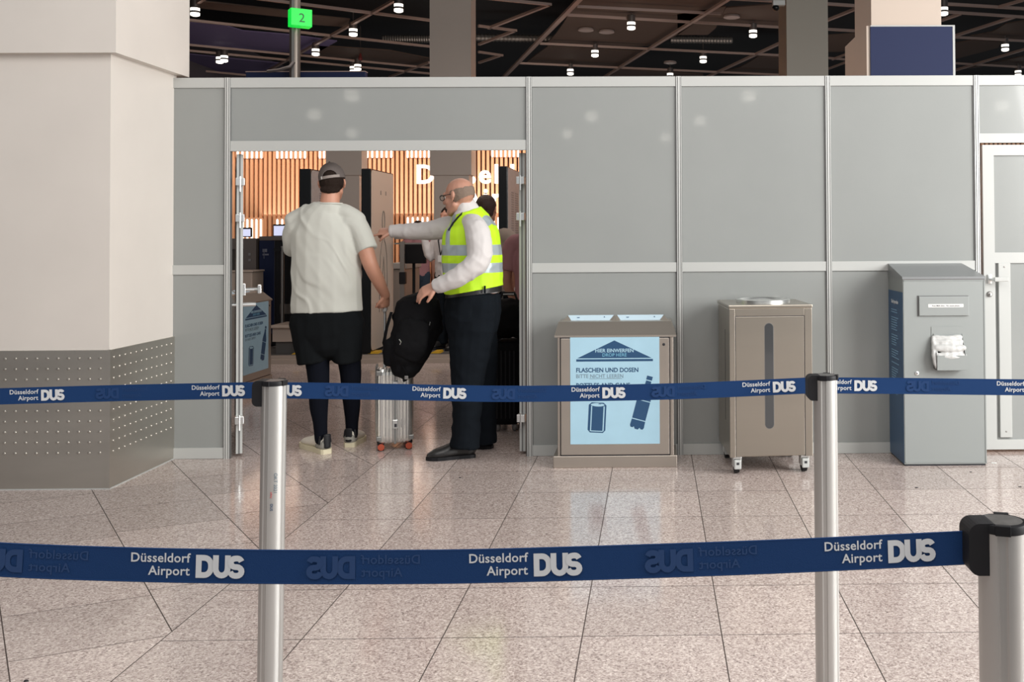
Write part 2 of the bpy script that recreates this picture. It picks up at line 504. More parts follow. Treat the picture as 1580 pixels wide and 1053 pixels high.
sails = [('sail_purple', [(293,35),(340,38),(375,48),(447,54),(520,64),(485,84),(293,70)]),
 ('sail_purple', [(293,84),(380,93),(435,98),(409,112),(388,116),(293,108)]),
 ('sail_brown', [(893,-3),(1128,-3),(1045,54),(1030,62),(1000,71),(930,72.5),(845,66),(858,52),(870,35)]),
 ('sail_brown', [(845,72),(998,80),(960,104),(810,98),(823,88)]),
 ('sail_brown', [(955,107),(1085,115),(1085,122),(935,122)]),
 ('sail_brown', [(1112,112),(1140,105),(1155,97),(1169,88),(1210,89),(1210,117)]),
 ('sail_brown', [(1120,12),(1210,6),(1210,42),(1108,35)]),
 ('sail_brown', [(1045,22),(1120,10),(1104,44),(1092,54),(1046,54)]),
 ('sail_brown', [(1471,68),(1500,62),(1545,65),(1540,74),(1471,92)]),
 ('sail_brown', [(1590,31),(1552,37),(1530,50),(1497,56),(1590,64)]),
 ('sail_brown', [(1480,108),(1590,85),(1590,104),(1530,101)]),
 ('sail_brown', [(480,70),(600,78),(662,90),(662,104),(480,87)]),
 ('sail_brown', [(1277,55),(1322,52),(1322,70),(1300,80),(1277,80)]),
 ('sail_brown', [(310,2),(470,20),(470,30),(300,12)]),
 ('sail_brown', [(480,24),(540,30),(535,42),(480,38)])]
for mn, poly in sails:
    pts = [atz(x, y, HZ + .14) for x, y in poly]
    part('ceiling_sail', MB().prism([(p.x, p.y) for p in pts], 'z', HZ + .14, HZ + .165), M[mn], ceil)
# ribbed ducts
for a, b in (((735,58),(852,60)), ((1035,61),(1130,62)), ((590,60),(664,60))):
    p = atz(*a, 6.4); q = atz(*b, 6.4)
    d = q - p; n = 40
    m = MB().tube([p + d * (k / n) for k in range(n + 1)], [.1 if k % 2 else .085 for k in range(n + 1)], 10)
    part('ceiling_duct', m, M['steel_dark'], ceil)
# spot lamps
def lamp_meshes():
    r = .085
    body = MB().lathe([(r * .8, .30), (r * .95, .29), (r * .95, .165), (r, .16), (r, .15)], 18).lathe([(r * 1.03, .095), (r * 1.03, .060)], 18).mesh('housing', True)
    glow = MB().lathe([(r * .97, .15), (r * .97, .095)], 18).lathe([(r * .97, .060), (r * .97, .015), (r * .6, 0)], 18).mesh('diffuser', True)
    stem = MB().tube([(0, 0, .3), (0, 0, .5)], .01, 6).mesh('stem')
    return body, glow, stem
LB, LG, LS = lamp_meshes()
LGF = LG.copy()
dim = mat('lamp_dim', (.6, .6, .5), .5, emit=(1, .85, .6), estr=.5)
lamps = [(301,25,'beside the pillar'),(346,96,'under the purple sail, front of the pair'),(339,98,'under the purple sail, rear of the pair'),(545,56,'in the middle of the slanting beam'),
 (487,86,'low on the slanting beam beside the green sign'),(615,19,'high on the slanting beam'),(545,112,'under the hanging cord, left of the pair'),(552,109,'under the hanging cord, right of the pair'),
 (974,46,'under the brown sail, partly dimmed'),(918,88,'below the middle beam of the brown sail'),(880,116,'just above the partition left of the centre post'),(1085,97,'on the beam left of the grey column'),
 (1034,122,'touching the partition top by the second panel post'),(1162,58,'next to the grey column'),(1551,79,'right of the navy sign board'),(1571,118,'at the far right just above the partition'),(1456,24,'half hidden behind the warm column')]
for x, y, where in lamps:
    z = HZ - .22
    p = atz(x, y, z)
    t = thing('ceiling_spotlight', p, label='lit cylindrical ceiling spotlight ' + where, cat='ceiling light', group='spotlights under the dark ceiling')
    link('housing', LB, M['lamp_body'], t); link('diffuser', LG, dim if x == 974 else M['lamp_glow'], t); link('stem', LS, M['lamp_body'], t)
dmesh = MB().lathe([(.16, .05), (.17, .01), (.14, 0), (.10, .01)], 20).mesh('downlight', True)
for x, y, where in ((904,48,'left of the two on the brown sail'),(936,51,'right of the two on the brown sail'),(1034,98,'alone above the partition'),(1129,28,'near the grey column')):
    p = atz(x, y, HZ + .08)
    o = link('ceiling_speaker', dmesh, mat('disc', (.30, .25, .24), .5), label='pale round flat ceiling disc ' + where, cat='ceiling disc', group='round discs in the ceiling'); o.location = p
# far spotlights behind the viewer: the glossy partition mirrors them
for x, y in ((485,183),(543,155),(543,211),(875,212),(1027,217),(1080,192),(1156,155),(913,186),(1546,170)):
    d = ray(x, y); p = CAM + d * ((0 - CAM.y) / d.y)
    d2 = Vector((d.x, -d.y, d.z)); q = p + d2 * ((5.2 - p.z) / d2.z)
    t = thing('ceiling_spotlight', q, label='lit cylindrical ceiling spotlight in the hall behind the viewer', cat='ceiling light', group='spotlights of the hall behind the viewer')
    link('housing', LB, M['lamp_body'], t); link('diffuser', LGF, M['far_glow'], t); t.scale = (2.2, 2.2, 1.6)
# hanging cord with red pull
p = atz(556, 40, 6.6)
m = MB(); q = at(556, 90, p.y)
m.tube([p, q], .012, 6)
cord = part('pull_cord', m, M['lamp_body'], label='thin cord hanging from the dark ceiling with a small red pull', cat='cord')
part('pull_grip', MB().lathe([(.02, .12), (.05, 0), (.045, -.05), (.01, -.06)], 10, c=q), mat('red', (.12, .015, .015), .5), cord)
# dome camera
p = at(1197, 8, 8.6)
t = thing('security_camera', p, label='small white dome camera beside the grey column', cat='camera')
part('bracket', MB().rbox(-.05, .14, -.05, .05, -.01, .07, .01), M['rail'], t)
part('dome', MB().ball((0, 0, -.04), (.055, .055, .05)), M['black_gloss'], t, smooth=True)

# ================================================================ PARTITION
part_w = thing('wall_partition', (0, 0, 0), kind='structure', label='grey exhibition partition of laminate panels in pale frames')
PW_ = .99; H = 2.5
M['post_alu'] = mat('post_alu', (.62, .63, .615), .35, .35)
def post_mesh():
    # 40 mm octagonal-style post with vertical grooves
    m = MB()
    for a, b in ((-.0145, -.0085), (-.003, .008), (.0125, .0175)): m.box(a, b, -.021, .021, 0, H)
    m.box(-.014, .016, -.0135, .0135, H - .004, H)
    return m.mesh('partition_post')
PM = post_mesh()
GM = MB().box(-.0225, .0205, -.013, .013, 0, H - .002).mesh('post_groove')
for i in (0, 2, 3, 4, 5, 6):
    o = link('partition_post', PM, M['post_alu'], part_w); o.location = (i * PW_, 0, 0)
    g = link('post_groove', GM, M['slot'], o)
def bay(x0, x1, z0=0, zmid=1.235, panels=True):
    a = x0 + .020; b = x1 - .020
    R = lambda za, zb: part('rail', MB().box(a, b, -.016, .016, za, zb), M['rail'], part_w)
    Pn = lambda za, zb: part('panel', MB().box(a, b, -.006, .006, za, zb), M['panel'], part_w)
    R(H - .066, H)
    R(.0015, .072); R(1.205, 1.267)
    Pn(.072, 1.205); Pn(1.267, H - .066)
bay(-.99, 0); bay(1.98, 2.97); bay(2.97, 3.96); bay(3.96, 4.95)
# doorway header
a, b = .02, 1.96
part('rail', MB().box(a, b, -.016, .016, H - .066, H), M['rail'], part_w)
part('rail', MB().box(a, b, -.016, .016, 2.015, 2.082), M['rail'], part_w)
part('panel', MB().box(a, b, -.006, .006, 2.082, H - .066), M['panel'], part_w)
# bay over the right-hand door
a, b = 4.97, 5.92
part('rail', MB().box(a, b, -.016, .016, H - .066, H), M['rail'], part_w)
part('rail', MB().box(a, b, -.016, .016, 2.050, 2.112), M['rail'], part_w)
part('panel', MB().box(a, b, -.006, .006, 2.112, H - .066), M['panel'], part_w)
part_r = MB()
# door 1 : closed door on the right
d1 = thing('door_1', (4.985, -.004, 0), kind='structure', label='closed pale framed door at the right end of the partition')
wht = mat('door_white', (.45, .458, .445), .35)
part('door_frame', MB().box(0, .075, -.02, .02, .02, 2.035).box(.075, .93, -.02, .02, 1.965, 2.035).box(.075, .93, -.02, .02, .02, .085).box(.86, .93, -.02, .02, .085, 1.965).box(.075, .86, -.019, .02, 1.25, 1.32), wht, d1)
part('inner_stile', MB().rbox(.095, .175, -.027, .0, .10, 1.25, .003), wht, d1)
part('screw', MB().lathe([(.006, 0), (.006, .002), (.003, .003)], 10, T=Matrix.Rotation(pi / 2, 3, 'X'), c=(.135, -.027, 1.225)), M['steel_dark'], d1)
part('screw', MB().lathe([(.006, 0), (.006, .002), (.003, .003)], 10, T=Matrix.Rotation(pi / 2, 3, 'X'), c=(.135, -.027, .14)), M['steel_dark'], d1)
part('panel', MB().box(.075, .86, -.006, .006, .085, 1.25), M['panel'], d1)
part('panel', MB().box(.075, .86, -.006, .006, 1.32, 1.965), M['panel'], d1)
h = part('door_handle', MB().rbox(.022, .050, -.034, -.018, 1.115, 1.175, .003).tube([(.036, -.034, 1.145), (.036, -.075, 1.145), (.05, -.082, 1.145)], .009, 10), M['alu'], d1, smooth=True)
part('grip', MB().rbox(.045, .14, -.095, -.072, 1.130, 1.160, .006), wht, h)
k = part('lock', MB().lathe([(.019, 0), (.019, .006), (.015, .012), (.004, .013)], 16, T=Matrix.Rotation(pi / 2, 3, 'X'), c=(.036, -.02, 1.045)), M['steel_dark'], d1, smooth=True)
part('key', MB().rbox(.030, .042, -.050, -.030, 1.034, 1.050, .002), M['alu'], k)
# door leaves swung inward
def leaf(name, hx, ang, sgn, lab):
    t = thing(name, (hx, .045, 0), radians(ang), kind='structure', label=lab)
    part('leaf_frame', MB().box(0, .045, -.02, .02, .02, 2.0).box(.88, .93, -.02, .02, .02, 2.0).box(.045, .88, -.02, .02, 1.94, 2.0).box(.045, .88, -.02, .02, .02, .085), M['rail'], t)
    part('panel', MB().box(.045, .88, -.006, .006, .085, 1.94), M['panel'], t)
    part('edge_groove', MB().box(-.0015, .001, -.004, .005, .02, 2.0), M['slot'], t)
    for z in (.27, 1.60, 1.84):
        part('hinge', MB().rbox(-.05, .03, -.027, .027, z - .05, z + .0, .003).tube([(-.045, 0, z - .09), (-.045, 0, z + .01)], .007, 8), M['alu'], t)
    return t
dl = leaf('door_2', .058, 113.2, 1, 'left leaf of the doorway swung far open behind the partition')
part('door_handle', MB().tube([(.03, -.02, 1.10), (.03, -.09, 1.10), (.05, -.12, 1.10)], .012, 10).rbox(.015, .045, -.036, -.018, 1.06, 1.14, .003).rbox(.02, .055, -.135, -.11, 1.07, 1.13, .006), M['alu'], dl)
part('lock', MB().tube([(.03, -.02, 1.0), (.03, -.10, 1.0)], .014, 10).tube([(.03, .02, 1.0), (.03, .07, 1.0)], .012, 10), M['alu'], dl)
leaf('door_3', 1.925, 83, -1, 'right leaf of the doorway swung open behind the partition')

# ================================================================ BIG PILLAR on the left
PX, PY0, PY1 = -.355, -.770, .03
pil = thing('wall_pillar', (PX, PY0, 0), kind='structure', label='big pale square pillar with steel cladding at its foot')
WD = .76
part('shaft', MB().box(-WD, 0, 0, PY1 - PY0, 0, 2.55), M['pillar'], pil)
part('capital', MB().box(-WD - .06, .055, -.05, PY1 - PY0 + .06, 2.52, 6.95), M['pillar'], pil)
cl = part('cladding', MB().box(-WD - .012, .012, -.012, 0, .0, .80).box(0, .012, -.012, PY1 - PY0, .0, .80).box(-.006, .014, -.014, .006, 0, .80), M['clad'], pil)
part('skirting', MB().box(-WD - .014, .014, -.015, 0, .0, .006).box(.0, .015, -.012, PY1 - PY0, 0, .006), M['rail'], pil)
st = MB()
def stud(m, c, n):
    n = Vector(n); T = n.to_track_quat('Z', 'Y').to_matrix()
    m.lathe([(.0085, 0), (.007, .0032), (.003, .0048)], 8, c=c, T=T)
for r in range(10):
    z = .755 - .0605 * r
    for c in range(13): stud(st, (-.045 - .0605 * c, -.012, z - .001), (0, -1, 0))
    for c in range(12): stud(st, (.012, .035 + .0625 * c, z), (1, 0, 0))
part('embossed_stud', st, M['clad'], pil, smooth=True, kind='stuff')

# ================================================================ FAR COLUMNS above / behind the partition
def column(px0, px1, Y, dep, m, lab, side, top=6.95):
    a = at(px0, 100, Y).x; b = at(px1, 100, Y).x
    t = thing('wall_column', ((a + b) / 2, Y, 0), kind='structure', label=lab)
    w = (b - a) / 2
    part('capital', MB().box(-w, w, 0, dep, 2.5, top), m, t)
    part('shaft', MB().box(-w + .06, w - .05, .04, dep - .04, 0, 2.5), m, t)
    return t
column(663, 727, 10.7, .45, M['column'], 'warm grey column rising behind the doorway header', 1)
column(1214, 1278, 8.9, 1.0, mat('column_olive', (.27, .245, .205), .5), 'grey green column behind the partition between two panels', 1)
column(1345, 1453, 2.2, .72, M['column_warm'], 'pale warm column carrying the navy board', 1)
column(503, 558, 10.6, .35, M['column'], 'taupe column seen through the doorway behind the man in the cap', 1, 4.1)
p0 = at(1341, 41, 2.1); p1 = at(1467, 41, 2.1)
t = thing('sign_board', (p0.x, 2.05, 2.55), label='blank navy board boxed around the warm column above the partition', cat='sign')
w = p1.x - p0.x; zt = p0.z - 2.55
part('surround', MB().box(-.03, w + .012, .02, 1.0, 0, zt), M['column_warm'], t)
part('board', MB().box(0, w, 0, .02, 0, zt - .012), M['navy_panel'], t)
part('edge_strip', MB().box(w, w + .02, -.004, .02, 0, zt).box(0, w, -.004, .02, zt - .012, zt), M['rail'], t)

# hanging pole with green number sign and info screen
pb = at(455, 118, 3.0)
t = thing('sign_pole', (pb.x, 3.0, 2.7), label='ceiling hung metal pole carrying the green number sign', cat='pole')
part('pole', MB().lathe([(.05, 0), (.05, 4.2)], 20), M['pole'], t, smooth=True)
part('pole', MB().box(-.012, .012, -.056, -.04, 0, 4.2), M['steel_dark'], t)
part('cable_arm', MB().tube([(.01, -.055, .42), (-.02, -.08, .37), (-.12, -.08, .34), (-.24, -.06, .33)], .016, 8), M['lamp_body'], t, smooth=True)
c = at(466, 28, 2.88)
g = thing('number_sign', (c.x - .01, 2.87, c.z), radians(33), label='glowing green cube sign with the number 2 on the hanging pole', cat='sign')
gd = part('sign_box', MB().rbox(-.095, .10, -.03, .09, -.082, .083, .004), M['green'], g)
text('2', .12, g, (.005, -.032, -.045), M['green_ink'], align='CENTER')
c0 = at(388, 114, 3.2); c1 = at(570, 120, 3.2)
s = thing('display_screen', (c0.x - pb.x, .2, -.2)); s.parent = t; DT = t
part('casing', MB().rbox(0, c1.x - c0.x, -.14, -.06, 0, c0.z - 2.5, .006), M['machine_blue'], s)
part('edge_strip', MB().box(0, c1.x - c0.x, -.144, -.056, c0.z - 2.506, c0.z - 2.498), M['beam'], s)

# ================================================================ room beyond
wl = part('wall_left', MB().box(-9.2, -9, -14, 26, 0, 6.9), mat('wall_grey', (.10, .088, .10), .6), kind='structure')
YB = 13.4
wb = part('wall_back', MB().box(-9, 14, YB + .10, YB + .25, 0, 4.3), M['wood_dark'], kind='structure')
xl = at(340, 300, YB).x; xr = at(830, 300, YB).x
sm = MB().box(-.027, .027, -.04, .04, 0, 4.3).mesh('slat')
x = xl
pitch = 6.95 / FPX * 20
while x < xr:
    o = link('slat', sm, M['wood'], wb); o.location = (x, YB, 0)
    x += pitch
sl2 = MB(); x = xl - pitch
while x > -8.9: sl2.box(x - .027, x + .027, YB - .04, YB + .04, 0, 4.3); x -= pitch
x = xr + pitch
while x < 12: sl2.box(x - .027, x + .027, YB - .04, YB + .04, 0, 4.3); x += pitch
part('slat', sl2, M['wood'], wb, kind='stuff')
# rounded glowing panels in front of the slats, standing in for brightly lit patches
def rrect(w, h, r, n=5):
    pts = []
    for cx, cz, a0 in ((w - r, h - r, 0), (r, h - r, 90), (r, r, 180), (w - r, r, 270)):
        for k in range(n + 1):
            a = radians(a0 + 90 * k / n); pts.append((cx + r * cos(a), cz + r * sin(a)))
    return pts
boxes = [(364, 408, 200, 245, 'top'), (425, 475, 200, 245, 'top'), (491, 524, 200, 245, 'top'), (564, 608, 200, 244, 'top'), (626, 672, 200, 244, 'top'), (757, 803, 200, 243, 'top'),
         (365, 407, 336, 372, 'bottom'), (425, 470, 336, 372, 'bottom'), (626, 664, 333, 372, 'bottom'), (752, 800, 333, 372, 'bottom')]
LWB = {(364,'top'):'top row beside the left doorway post', (425,'top'):'top row, left of the cap', (491,'top'):'top row, directly above the cap', (564,'top'):'top row, over the beige scanner panel', (626,'top'):'top row, over the white letter D', (757,'top'):'top row beside the right doorway post',
 (365,'bottom'):'low row behind the small dark monitor', (425,'bottom'):'low row behind the white-screened monitor', (626,'bottom'):'low row above the pointing arm', (752,'bottom'):'low row behind the brown-haired head'}
for x0, x1, y0, y1, k in boxes:
    a = at(x0, y1, YB - .05); b = at(x1, y0, YB - .05)
    if k == 'top': b.z = a.z + .55
    w, h = b.x - a.x, b.z - a.z
    t = thing('lit_slat_patch', (a.x, YB - .05, a.z), label='rounded lit patch of slats built as a glowing panel, %s' % LWB[(x0, k)], cat='lit wall patch', group='lit patches on the slatted wall')
    part('lit_patch_panel', MB().prism(rrect(w, h, .05), 'y', -.02, 0), M['lit_gap_glow'], t)
    n = max(2, round(w / pitch))
    for i in range(n):
        xx = (i + .5) * w / n
        part('lit_slat_strip', MB().prism([(xx - .017 + px_, pz) for px_, pz in rrect(.034, h - .03, .02, 3)], 'y', -.04, -.02), M['lit_slat_glow'], t)
# illuminated letters
def letters(s, pxs, pyb, size, cat_lab):
    p = at(pxs, pyb, YB - .12)
    t = thing('wall_lettering', p, label=cat_lab, cat='sign')
    me = text_mesh(s, size, .020, 'LEFT', 1.17, M['letter'], .025)
    o = link('letters', me, M['letter'], t); o.rotation_euler = (pi / 2, 0, 0)
    return t
letters('Düsseldorf', 641, 283, .53, 'upper line of large white illuminated letters on the slatted wall')
letters('Airport', 714, 319, .53, 'lower line of large white illuminated letters on the slatted wall')
# ================================================================ STANCHIONS
def post_profile():
    ring = []; n = 72; R = .0357
    for k in range(n):
        a = 360 * k / n
        r = R
        for g in (253, 343, 73, 163):
            d = abs((a - g + 180) % 360 - 180)
            if d <= 10: r = R - .0030
        ring.append((r * cos(radians(a)), r * sin(radians(a))))
    return ring
HP = 1.022
TUBE = MB().prism(post_profile(), 'z', .02, HP - .012).mesh('post_tube', True)
CAP = MB().lathe([(.034, -.014), (.0372, -.012), (.0372, -.004), (.036, 0), (.031, .0015), (.030, 0), (.012, .0004)], 40).mesh('cap', True)
M['cap_grey'] = mat('cap_grey', (.06, .057, .056), .35, var=.5, vscale=40)
CDISC = MB().lathe([(.0295, 0), (.0295, .0012), (.002, .0016)], 32).mesh('cap_disc', True)
TAB = MB().rbox(-.011, .011, -.0395, -.030, -.013, .0022, .001).mesh('cap_tab')
def cassette():
    m = MB(); pr = rrect(.050, .076, .016, 6)
    m.prism([(-.057 + x, z - .074) for x, z in pr], 'y', -.0235, .0235)
    return m.mesh('belt_cassette')
CASS = cassette()
BASE = MB().lathe([(.138, 0), (.138, .012), (.13, .020), (.05, .026), (.038, .03)], 40).mesh('base_plate', True)
def stanchion(x, y, rz, lean, lab):
    t = thing('barrier_post', (x, y, 0), 0, label=lab, cat='barrier post', group='retractable belt barrier posts')
    t.rotation_euler = (0, lean, rz)
    link('post_tube', TUBE, M['alu_matte'], t)
    c = link('cap', CAP, M['black'], t); c.location = (0, 0, HP)
    link('cap_disc', CDISC, M['cap_grey'], c)
    for k in range(4):
        o = link('cap_tab', TAB, M['black'], c); o.rotation_euler = (0, 0, radians(73 + 90 * k))
    o = link('belt_cassette', CASS, M['rubber'], t); o.location = (0, 0, HP)
    link('base_plate', BASE, M['steel_dark'], t)
    return t
ZP1, ZP2, ZP3 = 3.00, 3.03, 1.49
def spot(px, py, Z):
    return at(px, py, CAM.y + Z)
q1 = spot(420, 586, ZP1); q2 = spot(1272, 579, ZP2); q3 = spot(1546, 806, ZP3)
s1 = stanchion(q1.x - .006, q1.y, 0, .012, 'aluminium barrier post with a small date stamp, left one of the rear pair')
s2 = stanchion(q2.x + .002, q2.y, 0, .0, 'aluminium barrier post standing in front of the wheeled steel cabinet')
s3 = stanchion(q3.x, q3.y, 0, .0, 'nearest aluminium barrier post at the right edge, end of the front belt')
# stamp on the first post
RS = (pi / 2, pi / 2, 0)
for s_, z, x_, size, m_ in (('OKT 2021', .755, .016, .014, M['print_grey']), ('safety', .70, .007, .008, mat('print_red', (.55, .12, .12), .5)), ('DUS', .665, .007, .011, M['print_navy'])):
    o = text(s_, size, s1, (x_, -sqrt(max(0, .0357 ** 2 - x_ ** 2)) - .0012, z), m_, rot=(pi / 2, pi / 2, 0))

# belts ---------------------------------------------------------------
def stroke(pts, w, closed=False):
    """flat thick polyline -> quads in XZ"""
    n = len(pts); L = []; Rr = []
    for i, p in enumerate(pts):
        a = pts[(i - 1) % n] if (closed or i > 0) else p
        b = pts[(i + 1) % n] if (closed or i < n - 1) else p
        d1 = (Vector(p) - Vector(a)); d2 = (Vector(b) - Vector(p))
        if d1.length < 1e-6: d1 = d2
        if d2.length < 1e-6: d2 = d1
        d1.normalize(); d2.normalize()
        t = (d1 + d2).normalized(); nn = Vector((-t.y, t.x))
        k = 1 / max(.5, nn.dot(Vector((-d1.y, d1.x))))
        L.append(Vector(p) + nn * w / 2 * k); Rr.append(Vector(p) - nn * w / 2 * k)
    return L, Rr
def arc(cx, cy, r, a0, a1, n=8, ry=None):
    ry = ry or r
    return [(cx + r * cos(radians(a0 + (a1 - a0) * k / n)), cy + ry * sin(radians(a0 + (a1 - a0) * k / n))) for k in range(n + 1)]
def dus():
    m = MB(); w = .25
    letters_ = [([(.125, .125), (.125, .875), (.36, .875)] + arc(.36, .55, .30, 90, 0, 6, .325)[1:] + arc(.36, .45, .30, 0, -90, 6, .325) , True),
                ([(.87, 1.0), (.87, .42)] + arc(1.13, .42, .26, 180, 360, 10, .295)[1:] + [(1.39, 1.0)], False),
                (arc(1.80, .68, .20, 20, 90, 4, .20)[:] + arc(1.72, .69, .195, 90, 270, 8, .185) + arc(1.79, .315, .21, 90, -90, 8, .19) + arc(1.72, .36, .22, 270, 195, 4, .235), False)]
    for li, (pts, cl_) in enumerate(letters_):
        L, Rr = stroke(pts, w, cl_); n = len(L)
        yy = -.012 * (li + 1)
        vs = [(p.x, yy, p.y) for p in L] + [(p.x, yy, p.y) for p in Rr]
        fs = [(i, (i + 1) % n, (i + 1) % n + n, i + n) for i in range(n if cl_ else n - 1)]
        m.add(vs, fs)
    return m
DUSM = {}
def dus_mesh(mn):
    if mn not in DUSM:
        me = dus().mesh('logo'); me.materials.append(M[mn]); DUSM[mn] = me
    return DUSM[mn]
def logo(parent, pos, rot, k, mn, mirror=False, tx=True):
    """k = height of the word DUS in metres; origin = centre of the printed group"""
    s = -1 if mirror else 1
    R3 = rot
    def put(o, lx, lz):
        v = R3 @ Vector((lx * s, -.0014, lz))
        o.location = pos + v
        o.rotation_euler = (R3 @ Matrix.Rotation(0, 3, 'X')).to_euler()
    o = bpy.data.objects.new('logo', dus_mesh(mn)); COL.objects.link(o); o.parent = parent
    put(o, .35 * k, -.5 * k); o.scale = (k * s, k, k)
    if tx:
        for line, dz in (('Düsseldorf', .16), ('Airport', -.40)):
            me = text_mesh(line, 1, .016, 'RIGHT', 1.04, M[mn], 0)
            o = bpy.data.objects.new('lettering', me); COL.objects.link(o); o.parent = parent
            v = R3 @ Vector((.08 * k * s, -.0014, dz * k))
            o.location = pos + v
            o.rotation_euler = (R3 @ Matrix.Rotation(pi / 2, 3, 'X')).to_euler()
            o.scale = (.56 * k * s, .56 * k, 1)
def belt(name_lab, path, w, logos, ghosts, k):
    """path: list of (px, py, Z); belts hang vertically"""
    P = [spot(*q) for q in path]
    pxs = [q[0] for q in path]
    n = len(P)
    def ev(px):
        i = 0
        while i < n - 2 and pxs[i + 1] < px: i += 1
        t = (px - pxs[i]) / (pxs[i + 1] - pxs[i])
        p0, p1, p2, p3 = P[max(i - 1, 0)], P[i], P[i + 1], P[min(i + 2, n - 1)]
        return .5 * (2 * p1 + (p2 - p0) * t + (2 * p0 - 5 * p1 + 4 * p2 - p3) * t * t + (3 * p1 - p0 - 3 * p2 + p3) * t ** 3)
    o = thing('barrier_belt', P[0], label=name_lab, cat='barrier belt', group='blue printed barrier belts')
    m = MB(); N = 60; vs = []
    for i in range(N + 1):
        p = ev(pxs[0] + (pxs[-1] - pxs[0]) * i / N)
        for y_ in (-.0006, .0006):
            for z_ in (-w / 2, w / 2): vs.append(p + Vector((0, y_, z_)))
    fs = []
    for i in range(N):
        a = 4 * i; b = a + 4
        fs += [(a, b, b + 1, a + 1), (a + 2, a + 3, b + 3, b + 2), (a + 1, b + 1, b + 3, a + 3), (a, a + 2, b + 2, b)]
    m.add(vs, fs)
    part('webbing', m, M['belt'], o, world=True)
    for e in (-w / 2 + .0012, w / 2 - .0012):
        m = MB().tube([ev(pxs[0] + (pxs[-1] - pxs[0]) * i / N) + Vector((0, 0, e)) for i in range(N + 1)], .0011, 6)
        part('hem', m, M['belt'], o, world=True)
    for px in logos + ghosts:
        gh = px in ghosts
        p = ev(px); d = (ev(px + 12) - ev(px - 12)).normalized()
        R3 = Matrix((d, Vector((0, 0, 1)).cross(d), d.cross(Vector((0, 0, 1)).cross(d)))).transposed()
        logo(o, p - P[0], R3, k, 'white_print' if not gh else ('belt_ghost' if w * FPX / (p.y - CAM.y) > 40 else 'belt_ghost_faint'), gh)
    return o
belt('nearest blue belt across the whole picture, its logos printed largest', [(-330, 838, 1.49), (-150, 852, 1.49), (0, 864, 1.49), (200, 871.5, 1.49), (400, 875, 1.49), (600, 875.5, 1.49), (800, 872.5, 1.49), (1180, 860, 1.49), (1500, 845, 1.50)], .0505,
     [284.5 + 6, 808.5 + 6, 1328 + 6, -240], [567 - 6, 1088 - 6, 52], .0338)
belt('blue belt ending at the left barrier post, crossing the steel clad pillar', [(-330, 619, 3.1), (-100, 615, 3.1), (0, 612, 3.1), (200, 606.5, 3.1), (396, 602.5, 3.08)], .0500,
     [62 + 3, 320 + 3, -190], [190], .0338)
belt('blue belt spanning between the two rear barrier posts', [(424, 602.5, 3.09), (600, 605, 3.1), (760, 608, 3.1), (900, 607, 3.1), (1060, 603.5, 3.1), (1250, 595, 3.12)], .0500,
     [420 + 3, 673 + 3, 922 + 3, 1171 + 3], [548, 800, 1048], .0338)
belt('blue belt leading right from the rear right barrier post past the grey box', [(1268, 595, 3.13), (1400, 596, 3.13), (1580, 598, 3.13), (1900, 600, 3.13)], .0505,
     [1324, 1576 + 3, 1830], [1446, 1700], .0338)

